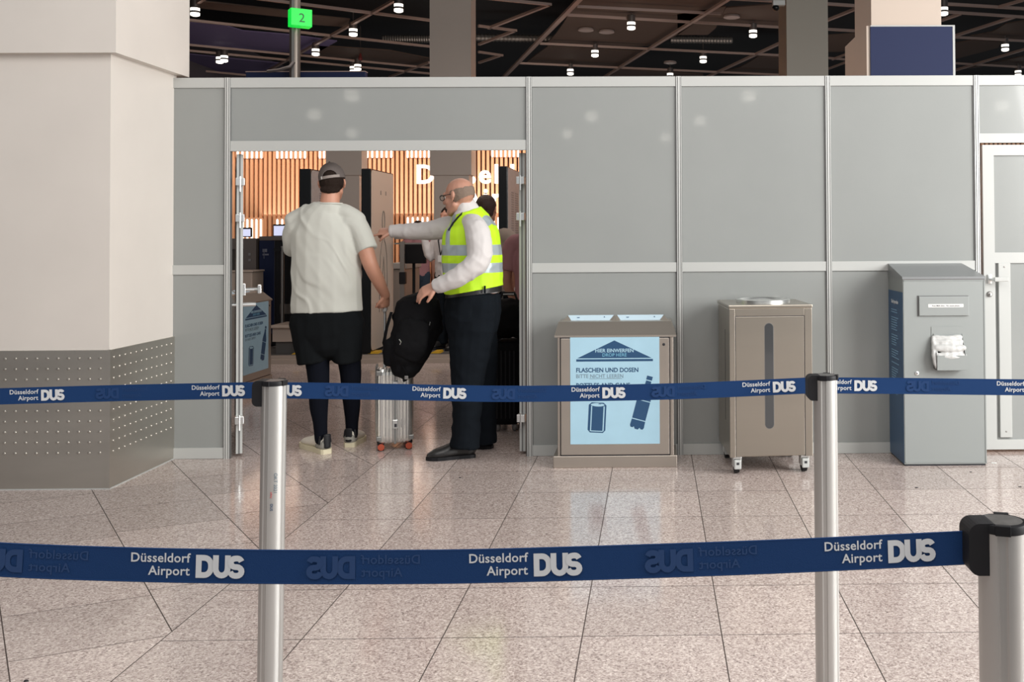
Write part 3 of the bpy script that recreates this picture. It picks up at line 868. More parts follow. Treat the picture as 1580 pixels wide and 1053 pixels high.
# ================================================================ BOTTLE BIN
def house(m, x0, x1, z0, z1, y):
    m.add([(x0, y, z0), (x1, y, z0), ((x0 + x1) / 2, y, z1)], [(0, 1, 2)])
def bottle_bin(loc, rz, lab, opened=True):
    t = thing('bottle_bin', loc, rz, label=lab, cat='bin')
    w = .772; D = .32; sb = M['steel_bin']
    part('plinth', MB().rbox(0, w, 0, D, 0, .074, .004), sb, t)
    part('body', MB().box(.03, w - .022, .012, D - .01, .074, .815).box(.03, .034, .008, .012, .074, .81).rbox(.028, .046, .004, .02, .074, .812, .003).rbox(w - .040, w - .020, .004, .02, .074, .812, .003), sb, t)
    hood = MB(); z0, z1 = .812, .902
    b = [(.010, -.002), (w - .002, -.002), (w - .002, D), (.010, D)]; u = [(.028, .085), (w - .030, .085), (w - .030, D - .03), (.028, D - .03)]
    hood.add([(x, y, z0) for x, y in b] + [(x, y, z0 + .012) for x, y in b] + [(x, y, z1) for x, y in u], [(3, 2, 1, 0), (0, 1, 5, 4), (1, 2, 6, 5), (2, 3, 7, 6), (3, 0, 4, 7), (4, 5, 9, 8), (5, 6, 10, 9), (6, 7, 11, 10), (7, 4, 8, 11), (8, 9, 10, 11)])
    part('hood', hood, sb, t)
    dr = part('door', MB().rbox(.050, .724, -.004, .010, .082, .805, .002), sb, t)
    part('door_gap', MB().box(.046, .050, 0, .006, .076, .81).box(.724, .7285, 0, .006, .076, .81).box(.046, .7285, 0, .006, .805, .812).box(.046, .7285, 0, .006, .076, .082), M['ink'], dr)
    part('lock', MB().lathe([(.009, 0), (.009, .003), (.004, .004)], 12, T=Matrix.Rotation(pi / 2, 3, 'X'), c=(.692, -.004, .765)), M['ink'], dr)
    for xa, xb in ((.075, .372), (.392, .695)):
        sg = MB(); y0 = .20; a, b2 = z1 - .005, z1 + .030
        f = part('throw_flap', MB().add([(xa + .03, y0 - .03, a), (xb - .03, y0 - .03, a), (xb, y0 + .03, b2), (xa, y0 + .03, b2), (xa + .03, y0 - .026, a), (xb - .03, y0 - .026, a), (xb, y0 + .034, b2), (xa, y0 + .034, b2)],
            [(0, 1, 2, 3), (7, 6, 5, 4), (0, 3, 7, 4), (1, 5, 6, 2), (3, 2, 6, 7), (0, 4, 5, 1)]), mat('flap_print', (.55, .70, .80), .4), t)
        part('flap_cheek', MB().add([(xa - .03, y0 - .05, a), (xa + .03, y0 - .03, a), (xa, y0 + .03, b2), (xa - .032, y0 + .0, a)], [(0, 1, 2), (0, 2, 3), (1, 3, 2), (0, 3, 1)]), sb, t)
        part('flap_cheek', MB().add([(xb + .03, y0 - .05, a), (xb - .03, y0 - .03, a), (xb, y0 + .03, b2), (xb + .032, y0 + .0, a)], [(0, 2, 1), (0, 3, 2), (1, 2, 3), (0, 1, 3)]), sb, t)
        tilt = (radians(30), 0, 0)
        text('FLASCHEN UND DOSEN', .0125, f, ((xa + xb) / 2, y0 + .0085, z1 + .0165), M['print_grey'], rot=tilt, bold=.01, align='CENTER')
        for xx, up in ((xa + .07, -1), (xb - .06, 1)):
            m = MB(); zc = z1 + .013; m.add([(xx - .010, y0 - .001, zc - .006 * up), (xx + .010, y0 - .001, zc - .006 * up), (xx, y0 + .012, zc + .012 * up)], [(0, 1, 2)])
            part('arrow', m, M['print_navy'], f)
    # poster
    px, pz, pw, ph = .1085, .148, .556, .664
    po = part('poster', MB().box(px, px + pw, -.0062, -.004, pz, pz + ph), M['poster_blue'], t)
    X = lambda u: px + (u - 879.7) / 136.7 * pw
    Z = lambda v: pz + ph - (v - 522.6) / 163 * ph
    y = -.0068
    m = MB(); house(m, X(890.5), X(1004.5), Z(554.5), Z(527.5), y); part('roof_symbol', m, M['print_navy'], po)
    part('bar_symbol', MB().box(X(889), X(1006.5), -.0066, y, Z(559.5), Z(556)), M['print_navy'], po)
    text('HIER EINWERFEN', .031, po, (X(947.5), y - .0006, Z(545.5)), M['poster_blue'], bold=.02, align='CENTER')
    text('DROP HERE', .029, po, (X(947.5), y - .0006, Z(552)), M['print_cyan'], bold=.0, align='CENTER')
    text('FLASCHEN UND DOSEN', .0385, po, (X(888.5), y, Z(575.8)), M['print_navy'], bold=.022, sx=.93)
    text('BITTE NICHT LEEREN', .0335, po, (X(888.5), y, Z(584.6)), M['print_grey'], sx=.93)
    part('underline', MB().box(X(909), X(959), -.0066, y, Z(586.2), Z(585.6)), M['print_grey'], po)
    text('BOTTLES AND CANS', .0385, po, (X(888.5), y, Z(599)), M['print_navy'], bold=.022, sx=.93)
    text('DO NOT EMPTY', .0335, po, (X(888.5), y, Z(607.5)), M['print_grey'], sx=.93)
    # drink can
    T = Matrix.Translation((X(920.5), y, Z(645))) @ Matrix.Rotation(radians(3), 4, 'Y')
    k = pw / 136.7
    cn = MB().add([T @ Vector((a * k, 0, b * k)) for a, b in [(-13.5, 19), (-9, 23), (9, 23), (13.5, 19), (13.5, -19), (10, -23), (-10, -23), (-13.5, -19)]], [tuple(range(8))])
    part('can_symbol', cn, M['print_navy'], po)
    wl_ = MB()
    for a0, a1 in ((-9.8, -8.2), (9.2, 11)): wl_.add([T @ Vector((a * k, -.0005, b * k)) for a, b in [(a0, 17.5), (a1, 17.5), (a1, -20), (a0, -20)]], [(0, 1, 2, 3)])
    e = [(10.5 * cos(radians(a)), 19.5 + 2.6 * sin(radians(a))) for a in range(0, 360, 20)]
    wl_.add([T @ Vector((a * k, -.0005, b * k)) for a, b in e], [tuple(range(len(e)))])
    wl_.add([T @ Vector((a * k, -.0005, b * k)) for a, b in [(-11, -20), (11, -20), (9, -21.3), (-9, -21.3)]], [(0, 1, 2, 3)])
    part('can_highlight', wl_, M['poster_blue'], po)
    part('can_opening', MB().add([T @ Vector((a * k, -.001, b * k)) for a, b in [(1, 20.5), (5, 20.5), (6, 21.5), (2, 21.7)]], [(0, 1, 2, 3)]), M['print_navy'], po)
    # bottle
    T = Matrix.Translation((X(990.5), y, Z(625))) @ Matrix.Rotation(radians(15), 4, 'Y')
    bt = MB().add([T @ Vector((a * k, 0, b * k)) for a, b in [(-4.5, 44), (4.5, 44), (4.5, 38), (-4.5, 38)]], [(0, 1, 2, 3)])
    bt.add([T @ Vector((a * k, 0, b * k)) for a, b in [(-4, 36.5), (4, 36.5), (4.5, 30), (10.5, 12), (10.5, 6), (-10.5, 6), (-10.5, 12), (-4.5, 30)]], [tuple(range(8))])
    bt.add([T @ Vector((a * k, 0, b * k)) for a, b in [(-10.5, 4.8), (10.5, 4.8), (10.5, -24), (-10.5, -24)]], [(0, 1, 2, 3)])
    bt.add([T @ Vector((a * k, 0, b * k)) for a, b in [(-10.5, -25.4), (10.5, -25.4), (11, -35), (9.5, -38), (6, -38), (4.5, -36), (2.5, -39.5), (-2.5, -39.5), (-4.5, -36), (-6, -38), (-9.5, -38), (-11, -35)]], [tuple(range(12))])
    part('bottle_symbol', bt, M['print_navy'], po)
    return t
bottle_bin((2.168, -.358, 0), 0, 'steel bottle and can bin with pale blue poster, standing in front of the partition')
rb = atz(372, 628, 0)
c0 = at(366, 465, 1.25)
rb = at(372, 500, 2.78)
bottle_bin((rb.x, 2.70, 0), radians(88), 'steel bottle bin seen obliquely through the doorway behind the left door leaf')

# ================================================================ WHEELED STEEL CABINET
f0 = at(1124, 706, -.55)
t = thing('steel_cabinet', (3.255, -.575, 0), radians(4), label='wheeled stainless steel waste cabinet with a tall slot window', cat='cabinet')
w, D, z0, z1 = .505, .50, .105, 1.0
st_ = M['steel']
part('body', MB().rbox(0, w, .008, D, z0, z1, .006), st_, t)
part('front_stile', MB().rbox(-.001, .034, -.004, .012, z0, z1, .003), st_, t)
part('front_stile', MB().rbox(w - .045, w + .001, -.004, .012, z0, z1, .003), st_, t)
part('front_rail', MB().rbox(.034, w - .045, -.003, .010, z1 - .045, z1, .002), st_, t)
top = MB().rbox(-.006, w + .006, -.008, D + .004, z1, z1 + .022, .006)
part('top_plate', top, st_, t)
part('opening_rim', MB().lathe([(.17, 0), (.17, .022), (.155, .026), (.14, .012), (.125, -.02)], 32, c=(w / 2, D / 2, z1 + .018)), M['alu'], t, smooth=True)
part('opening_lid', MB().lathe([(.13, 0), (.12, .012), (.02, .026), (.001, .026)], 32, c=(w / 2 + .0, D / 2, z1 + .018)), M['alu'], t, smooth=True)
dr = part('door', MB().rbox(.037, w - .048, -.002, .012, z0 + .006, z1 - .049, .002), st_, t)
part('door_gap', MB().box(.033, .037, -.001, .004, z0, z1 - .045).box(w - .048, w - .045, -.001, .004, z0, z1 - .045).box(.033, w - .045, -.001, .004, z1 - .049, z1 - .045), M['ink'], dr)
part('slot_window', MB().prism([(.215 + a, .275 + b) for a, b in rrect(.052, .635, .026, 8)], 'y', -.0035, -.001), M['dark_window'], dr)
part('slot_frame', MB().prism([(.212 + a, .272 + b) for a, b in rrect(.058, .641, .029, 8)], 'y', -.0028, -.0012), M['steel_dark'], dr)
part('side_seam', MB().box(-.0012, .001, .18, .186, .30, .86), M['ink'], t)
for x, y in ((.045, .04), (w - .045, .04), (.045, D - .05), (w - .045, D - .05)):
    c = part('caster', MB().tube([(x - .014, y + .012, .048), (x + .014, y + .012, .048)], .046, 20), M['rubber'], t, smooth=True)
    part('caster_fork', MB().rbox(x - .026, x - .018, y - .024, y + .034, .045, .10, .002).rbox(x + .018, x + .026, y - .024, y + .034, .045, .10, .002).rbox(x - .026, x + .026, y - .030, y + .034, .092, .106, .002), M['alu'], c)
    part('caster_brake', MB().rbox(x - .022, x + .022, y - .050, y - .024, .034, .090, .006), M['rail'], c)
    part('brake_eye', MB().box(x - .008, x + .008, y - .0515, y - .0495, .062, .076), M['ink'], c)

# ================================================================ GREY WASTE BOX
t = thing('waste_box', (4.355, -.385, 0), 0, label='grey metal waste box with blue side and sloping roof, beside the right door', cat='bin')
w, D = .515, .375
part('body', MB().box(0, w, 0, D, .012, 1.165), M['box_grey'], t)
part('foot', MB().box(.006, w - .006, .006, D, 0, .012), M['ink'], t)
part('side_panel', MB().box(-.002, 0, .004, D, .013, 1.08), M['box_blue'], t)
rf = MB().add([(-.004, -.004, 1.165), (w + .004, -.004, 1.165), (w + .004, D, 1.165), (-.004, D, 1.165), (-.004, -.004, 1.178), (w + .004, -.004, 1.178), (w - .03, D, 1.252), (-.004, D, 1.252)],
    [(3, 2, 1, 0), (0, 1, 5, 4), (1, 2, 6, 5), (2, 3, 7, 6), (3, 0, 4, 7), (4, 5, 6, 7)])
part('roof', rf, M['box_roof'], t)
part('door_frame', MB().box(.004, w - .004, -.003, 0, .020, .024).box(.004, .008, -.003, 0, .02, 1.155).box(w - .008, w - .004, -.003, 0, .02, 1.155).box(.004, w - .004, -.003, 0, 1.151, 1.155), M['box_grey'], t)
part('roof_shadow_gap', MB().box(0, w, -.002, .0, 1.158, 1.165), M['slot'], t)
fp = part('slot_flap', MB().rbox(.098, .410, -.014, -.001, .935, 1.055, .003), M['box_grey'], t)
part('flap_gap', MB().box(.092, .410, -.003, -.001, 1.055, 1.060).box(.090, .098, -.003, -.001, .93, 1.06), M['slot'], fp)
part('label_strip', MB().box(.155, .375, -.0152, -.014, .988, 1.008), M['paper'], fp)
text('Kein Müll, bitte - No waste please', .0125, fp, (.265, -.0158, .9935), M['ink'], align='CENTER', bold=.006)
# tilted pocket with a plastic liner
pk = MB().add([(.180, -.002, .61), (.372, -.002, .61), (.372, -.075, .69), (.180, -.075, .69), (.180, -.002, .80), (.372, -.002, .80), (.180, -.07, .61), (.372, -.07, .61)], [])
pocket = part('tilt_pocket', MB().box(.190, .372, -.078, -.072, .605, .695).box(.190, .372, -.075, 0, .603, .609), M['box_grey'], t)
part('pocket_cheek', MB().prism([(-.075, .605), (-.075, .695), (0, .83), (0, .605)], 'x', .367, .371), M['box_grey'], pocket)
part('pocket_cheek', MB().prism([(-.075, .605), (-.075, .695), (0, .83), (0, .605)], 'x', .187, .190), M['slot'], pocket)
part('pocket_backplate', MB().box(.176, .372, -.003, -.001, .60, .865), M['box_grey'], pocket)
lin = MB()
for (a, b, c_) in (((.20, -.008, .80), (.355, -.008, .80), .016), ((.196, -.045, .74), (.362, -.045, .735), .02), ((.20, -.055, .69), (.36, -.055, .69), .018), ((.205, -.02, .775), (.35, -.02, .77), .02)):
    lin.limb([a, ((a[0] + b[0]) / 2, a[1] - .008, a[2] - .004), b], [c_, c_ * 1.2, c_])
lin.limb([(.184, -.012, .80), (.180, -.05, .70), (.187, -.06, .62)], [.012, .017, .010])
def crumple(me, amp=.006, sc=30):
    disp(me, lambda c: noise.noise(c * sc) * amp)
link('liner_bag', fuse(lin, .006, 2, name='liner_bag', post=crumple), M['bag_plastic'], t)
part('lock', MB().lathe([(.013, 0), (.013, .004), (.006, .006)], 14, T=Matrix.Rotation(pi / 2, 3, 'X'), c=(.083, 0, .577)), M['alu'], t)
part('keyhole', MB().box(.081, .085, -.0075, -.006, .573, .581), M['ink'], t)
sp = t.children[2]
text('Sachspenden', .034, t, (-.0032, .20, 1.00), M['white_print'], rot=(pi / 2, 0, -pi / 2), bold=.008, align='CENTER')
lines = MB(); z = .955
random.seed(11)
for blk in (2, 6, 5, 4, 1, 6, 4):
    for _ in range(blk):
        L = random.uniform(.11, .19); lines.box(-.0030, -.002, .30 - L, .30, z, z + .0055); z -= .0155
    z -= .020
part('printed_lines', lines, mat('side_print', (.20, .36, .52), .5), t, kind='stuff')

# ================================================================ SMALL LITTER on the floor
def litter(px, py, L, wd, m, lab, cat, seed=0):
    p = atz(px, py, 0); random.seed(seed); L *= .75; wd *= .75
    mb = MB(); n = 9
    ring = [(L * cos(2 * pi * k / n) * random.uniform(.5, 1), wd * sin(2 * pi * k / n) * random.uniform(.5, 1)) for k in range(n)]
    vs = [(x, y, .001 + random.uniform(0, .003)) for x, y in ring] + [(0, 0, .004)] + [(x, y, .0005) for x, y in ring]
    mb.add(vs, [(k, (k + 1) % n, n) for k in range(n)] + [(n + 1 + k, n + 1 + (k + 1) % n, (k + 1) % n, k) for k in range(n)] + [tuple(range(2 * n, n, -1))])
    o = part('litter', mb, m, label=lab, cat=cat); o.location = (p.x, p.y, 0)
litter(1534, 715, .032, .03, M['paper'], 'crumpled white paper scrap on the floor beside the grey waste box', 'litter', 1)
litter(1414, 753, .016, .008, M['ink'], 'small dark crumb on the floor in front of the grey waste box', 'litter', 2)
litter(1498, 729, .012, .008, M['ink'], 'tiny dark crumb on the floor right of the grey waste box', 'litter', 3)
litter(710, 738, .012, .006, M['ink'], 'tiny dark crumb on the floor in front of the black leather shoe', 'litter', 4)
litter(1574, 752, .014, .01, M['ink'], 'tiny dark crumb on the floor at the right picture edge', 'litter', 5)
litter(40, 1052, .014, .01, M['ink'], 'dark crumb on the floor at the lower left corner', 'litter', 6)

# ================================================================ SECURITY EQUIPMENT beyond
def scanner(px0, Y, dep, th, ztop, zbot, face, lab, line=False, lam=False):
    xr_ = at(px0, 300, Y).x
    t = thing('body_scanner_panel', (xr_, Y, 0), 0, label=lab, cat='body scanner', group='tall body scanner side panels')
    part('frame', MB().rbox(-th, 0, 0, dep, zbot, ztop, .01), M['black_gloss'], t)
    f = part('face_panel', MB().prism([(.02 + a, zbot + .03 + b) for a, b in rrect(dep - .04, ztop - zbot - .045, .06)], 'x', -.002, .004), face, t)
    if line:
        pts = arc(.52, 1.62, .055, -60, 240, 14, .13)
        m = MB(); o_ = [(0.62, 1.30), (.56, 1.42)]
        body = [(.70, .55), (.68, .95), (.66, 1.22), (.60, 1.36), (.555, 1.40)] + pts[::1] + [(.485, 1.40), (.44, 1.36), (.38, 1.22), (.36, .95), (.34, .55)]
        m.tube([(.006, y, z) for y, z in body], .006, 5)
        m.tube([(.006, .60, .55), (.006, .56, 1.0), (.006, .52, 1.2), (.006, .48, 1.0), (.006, .44, .55)], .005, 5)
        part('person_outline', m, M['scan_line'], f)
        part('foot_mark', MB().box(.004, .007, .40, .42, 1.94, 1.99).box(.004, .007, .62, .64, 1.94, 1.99), M['scan_line'], f)
    if lam:
        for zz in (1.95, 1.2):
            m = MB()
            for r in range(18): m.box(.004, .007, .30, .48, zz - .028 * r, zz - .028 * r + .014).box(.004, .007, .60, .86, zz - .028 * r, zz - .028 * r + .014)
            part('printed_lines', m, mat('lines_grey', (.20, .19, .19), .5), f, kind='stuff')
    return t
YS = CAM.y + 11.5
scanner(572, YS, 1.0, .11, 2.23, .10, M['scan_face'], 'tall beige scanner panel with an outlined figure, right of the man in the cap', line=True)
scanner(479, YS, 1.0, .13, 2.23, .10, M['scan_grey'], 'tall black scanner panel with grey grille, left of the man in the cap', lam=True)
scanner(783, YS, 1.0, .105, 2.25, .10, M['scan_grey'], 'tall black scanner panel with a printed grey face, at the right side of the doorway', lam=True)
# low platform with pale edge and yellow wedges
YP = 4.80
pf = thing('scanner_platform', (-1.5, YP, 0), 0, label='low dark scanner floor platform with pale edge and yellow corners', cat='platform')
part('deck', MB().box(-2.5, 3.6, .101, 3.2, 0, .098), M['mat_dark'], pf)
part('edge_strip', MB().box(-2.5, 3.6, 0, .06, 0, .05).box(-2.5, 3.6, .06, .10, 0, .09), M['machine_beige'], pf)
for px in (452, 571, 668):
    x = at(px, 545, YP).x + 1.5
    part('corner_wedge', MB().prism([(x - .06, .098), (x + .06, .098), (x + .05, .12), (x - .02, .12)], 'y', .11, .30), M['yellow'], pf)
YM = 5.75
def P2(px, Y): return at(px, 400, Y).x
# x-ray machine cluster at the left
a, b = P2(400, YM), P2(452, YM)
t = thing('xray_machine', (a, YM, .1), 0, label='dark blue and black x-ray machine housing left of the man in the cap', cat='machine')
part('housing', MB().rbox(0, b - a, 0, .5, 0, 1.34, .02), M['black'], t)
part('side_cover', MB().rbox(0, .19, -.01, .05, .15, 1.33, .008), M['machine_blue'], t)
part('top_trim', MB().rbox(-.0, b - a + .01, -.015, .5, 1.30, 1.355, .01), M['machine'], t)
part('door_seam', MB().box(.19, .198, -.012, .0, .1, 1.30), M['ink'], t)
part('control_label', MB().box(.045, .12, -.013, -.009, 1.12, 1.14).box(.045, .10, -.013, -.009, 1.16, 1.20).box(.06, .066, -.013, -.009, 1.08, 1.20), mat('faint_white', (.13, .14, .18), .5), t)
part('vent', MB().box(.26, .42, -.012, .0, .40, .52), M['machine'], t)
a, b = P2(350, YM - .05), P2(395, YM - .05)
t = thing('conveyor_hood', (a, YM - .05, 0), 0, label='grey metal x-ray conveyor hood with dark tunnel at the left of the doorway', cat='machine')
part('housing', MB().box(0, b - a, .0, .8, 1.30, 1.43).box(b - a - .15, b - a, 0, .8, .55, 1.30).box(0, .04, 0, .8, .55, 1.30).box(0, b - a, .5, .8, .55, 1.3).box(0, b - a, 0, .8, .45, .85), M['machine'], t)
part('glass_flap', MB().box(.04, b - a - .15, .02, .03, 1.02, 1.30), mat('smoke_glass', (.05, .045, .04), .15, coat=.5), t)
part('button', MB().box(b - a - .09, b - a - .06, -.01, 0, 1.22, 1.25), M['steel_dark'], t)
part('button', MB().box(b - a - .09, b - a - .06, -.01, 0, 1.15, 1.18), M['steel_dark'], t)
a, b = P2(350, YM - .5), P2(389, YM - .5)
t = thing('equipment_case', (a, YM - .5, 0), 0, label='beige equipment case below the conveyor hood at the left of the doorway', cat='case')
part('case_body', MB().rbox(0, b - a, 0, .35, .1, 1.03, .012), M['machine_beige'], t)
part('case_lid', MB().rbox(-.01, b - a + .01, -.01, .36, 1.03, 1.05, .006), M['machine_beige'], t)
for px0, px1, py0, py1, lab in ((369, 388, 350, 365, 'small dark framed monitor with a pale screen on the conveyor hood'), (421, 446, 345, 364, 'dark framed monitor with white screen on the x-ray machine')):
    A = at(px0, py1, YM + .1); B = at(px1, py0, YM + .1)
    t = thing('monitor', (A.x, A.y, A.z - .01), 0, label=lab, cat='monitor')
    part('bezel', MB().rbox(0, B.x - A.x, 0, .03, 0, B.z - A.z, .004), M['black'], t)
    part('screen', MB().box(.012, B.x - A.x - .012, -.002, .001, .012, B.z - A.z - .02), M['screen'], t)
p = at(436, 380, YM - .12)
t = thing('rail_post', (p.x, p.y, 0), 0, label='slim silver rail post in front of the black x-ray machine', cat='post')
part('upright', MB().tube([(0, 0, .12), (0, 0, p.z)], .022, 12), M['steel_dark'], t, smooth=True)
part('top_arm', MB().box(-.10, .20, -.02, .02, p.z - .06, p.z - .02), M['black'], t)
part('foot', MB().rbox(-.1, .1, -.06, .06, .1, .12, .005), M['machine'], t)
a, b = P2(418, YM - .8), P2(459, YM - .8)
t = thing('roller_table', (a, YM - .8, 0), 0, label='low beige roller table base behind the bottle bin poster', cat='table')
part('top', MB().rbox(0, b - a, -.05, .5, .40, .43, .006), M['machine_beige'], t)
part('front_panel', MB().box(.02, b - a - .02, 0, .48, .24, .40), M['machine_beige'], t)
part('base', MB().box(.04, b - a - .04, .05, .45, .1, .24), M['mat_dark'], t)
# right cluster, between scanner and official
YR = 5.9
p = at(624, 380, YR)
t = thing('rail_post', (at(621, 380, YR).x, YR, 0), 0, label='silver lane post with dark clamp right of the beige scanner panel', cat='post')
part('upright', MB().box(-.028, .028, -.02, .02, .2, 1.38), M['steel_dark'], t)
part('clamp', MB().rbox(-.035, .045, -.04, .04, .85, 1.0, .01), M['black'], t)
part('cross_bar', MB().box(-.10, .55, -.015, .015, 1.345, 1.365).box(-.10, .5, -.015, .015, 1.41, 1.43), M['steel_dark'], t)
t = thing('lane_cabinet', (P2(606, YR + .5), YR + .5, 0), 0, label='grey beige lane cabinet with pale top beside the silver lane post', cat='cabinet')
part('cabinet_body', MB().rbox(0, .16, 0, .8, .15, 1.02, .01), M['machine_beige'], t)
part('worktop', MB().rbox(-.02, .18, -.02, .82, 1.02, 1.10, .008), mat('pale_top', (.5, .46, .42), .5), t)
t = thing('tray_return', (P2(632, YR - .1), YR - .05, 0), 0, label='low conveyor bench with grey trays behind the backpack', cat='conveyor')
part('bench', MB().rbox(0, .65, 0, .7, .45, .50, .01).box(.05, .6, .05, .65, .1, .45), M['machine'], t)
part('side_panel', MB().box(0, .65, -.02, 0, .20, .48), M['machine_beige'], t)
tr = thing('grey_tray', (P2(632, YR - .1) + .28, YR + .2, .50), radians(12), label='shallow grey security tray on the low conveyor bench', cat='tray')
part('tray_shell', MB().rbox(-.25, .25, -.15, .2, 0, .015, .004).rbox(-.25, .25, -.15, -.13, 0, .08, .005).rbox(-.25, -.23, -.15, .2, 0, .08, .005).rbox(.23, .25, -.15, .2, 0, .08, .005), M['machine_beige'], tr)
A = at(622, 407, YR + .2); B = at(657, 376, YR + .2)
t = thing('monitor', (A.x, A.y, A.z), 0, label='black monitor back above the lane beside the officer in white', cat='monitor')
part('casing', MB().rbox(0, B.x - A.x, 0, .06, 0, B.z - A.z, .01), M['black'], t)
part('arm', MB().tube([(.1, .05, .1), (.1, .15, .05), (.1, .15, .52 - A.z)], .02, 8), M['black'], t)
# ================================================================ PEOPLE
Z3 = Vector((0, 0, 1))
def frame(fwd, up=Z3):
    f = Vector(fwd).normalized(); r = f.cross(up).normalized(); u = r.cross(f)
    return Matrix((r, f, u)).transposed()
def head(mb, c, R, k=1.):
    c = Vector(c); L = lambda x, y, z: c + R @ (Vector((x, y, z)) * k)
    mb.ball(L(0, -.012, .028), Vector((.075, .096, .088)) * k, R)
    mb.ball(L(0, .022, -.028), Vector((.064, .074, .082)) * k, R)
    mb.limb([L(-.052, .0, -.05), L(-.030, .055, -.088), L(0, .066, -.094), L(.030, .055, -.088), L(.052, .0, -.05)], [.020 * k, .020 * k, .022 * k, .020 * k, .020 * k])
    mb.limb([L(0, .088, .014), L(0, .104, -.010), L(0, .110, -.026)], [.009 * k, .012 * k, .013 * k])
    mb.limb([L(-.017, .090, -.028), L(.017, .090, -.028)], .010 * k if False else [.010 * k, .010 * k])
    mb.limb([L(-.045, .072, .024), L(0, .086, .022), L(.045, .072, .024)], [.012 * k, .013 * k, .012 * k])
    mb.limb([L(-.018, .082, -.055), L(.018, .082, -.055)], [.012 * k, .012 * k])
    for s in (-1, 1):
        mb.ball(L(s * .044, .052, -.022), Vector((.024, .026, .022)) * k, R)
        E_ = R @ Matrix.Rotation(s * radians(22), 3, 'Z')
        mb.ball(L(s * .081, -.010, .004), Vector((.0075, .019, .028)) * k, E_)
        mb.ball(L(s * .078, -.004, -.020), Vector((.0075, .010, .014)) * k, E_)
def face_bits(parent, c, R, k=1.):
    c = Vector(c); L = lambda x, y, z: c + R @ (Vector((x, y, z)) * k)
    for s in (-1, 1):
        e = part('eye', MB().ball(L(s * .030, .0715, .004), .0125 * k, None, 12, 8), M['white'], parent, True, world=True)
        part('iris', MB().ball(L(s * .031, .088, .004), .0055 * k, None, 10, 6), M['hair'], e, True, world=True) if False else None
        part('eyebrow', MB().limb([L(s * .016, .094, .026), L(s * .034, .088, .031), L(s * .049, .074, .027)], [.003, .004, .0025]), M['hair_grey'], parent, True, world=True)
    part('lips', MB().limb([L(-.022, .083, -.056), L(0, .094, -.054), L(.022, .083, -.056)], [.004, .006, .004]), mat('lips', (.33, .12, .10), .5), parent, True, world=True)
def hand(mb, w, D, N, thumb=1, curl=(25, 30, 25), k=1., index=None, tcurl=20, spread=3):
    """w wrist, D along hand, N = back-of-hand normal, thumb=+1/-1 which side"""
    w = Vector(w); D = Vector(D).normalized(); N = Vector(N); N = (N - D * N.dot(D)).normalized()
    Lt = D.cross(N) * thumb
    mb.limb([w - D * .01, w + D * .035 * k, w + D * .078 * k], [(.026 * k, .018 * k), (.038 * k, .016 * k), (.040 * k, .013 * k)], side=Lt)
    lens = (.070, .078, .073, .058)
    for i in range(4):
        lat = (.030, .010, -.010, -.029)[i] * k
        p = w + D * (.074 - abs(i - 1) * .004) * k + Lt * lat
        cr = curl if not (i == 0 and index is not None) else index
        d = (D + Lt * radians(spread) * (1.5 - i)).normalized()
        pts = [p - d * .02 * k, p]
        for j, fr in enumerate((.45, .30, .25)):
            a = radians(cr[j]); ax = d.cross(N).normalized()
            q = Quaternion(D.cross(N).normalized(), -a)
            d = q @ d
            p = p + d * lens[i] * fr * k; pts.append(p)
        r = (.0092, .0092, .0084, .0078, .0068) if i < 3 else (.0082, .0082, .0075, .0068, .006)
        mb.limb(pts, [x * k for x in r], seg=10)
    p = w + D * .020 * k + Lt * .026 * k
    d = (D * .75 + Lt * .62 - N * .25).normalized()
    pts = [w + D * .005 * k + Lt * .008 * k, p]
    for fr in (.040, .032):
        p = p + d * fr * k; pts.append(p)
        d = (d + D * .3 - N * sin(radians(tcurl)) - Lt * .25).normalized()
    mb.limb(pts, [.013 * k, .0135 * k, .0115 * k, .0085 * k], seg=10)
def folds(amp, sc, st=(1, 1, 1), seed=0, lo=None):
    def g(c):
        p = Vector((c.x * st[0], c.y * st[1], c.z * st[2])) * sc + Vector((seed, seed * 2, 0))
        return amp * ((1 - abs(noise.noise(p)) * 2.2) * .8 + noise.noise(p * 2.3 + Vector((7, 3, 1))) * .5)
    def f(me): disp(me, g)
    return f
def body_part(name, mb, voxel, m, parent, smooth=4, post=None, **props):
    me = fuse(mb, voxel, smooth, wloc(parent), name, post)
    return link(name, me, m, parent, **props)
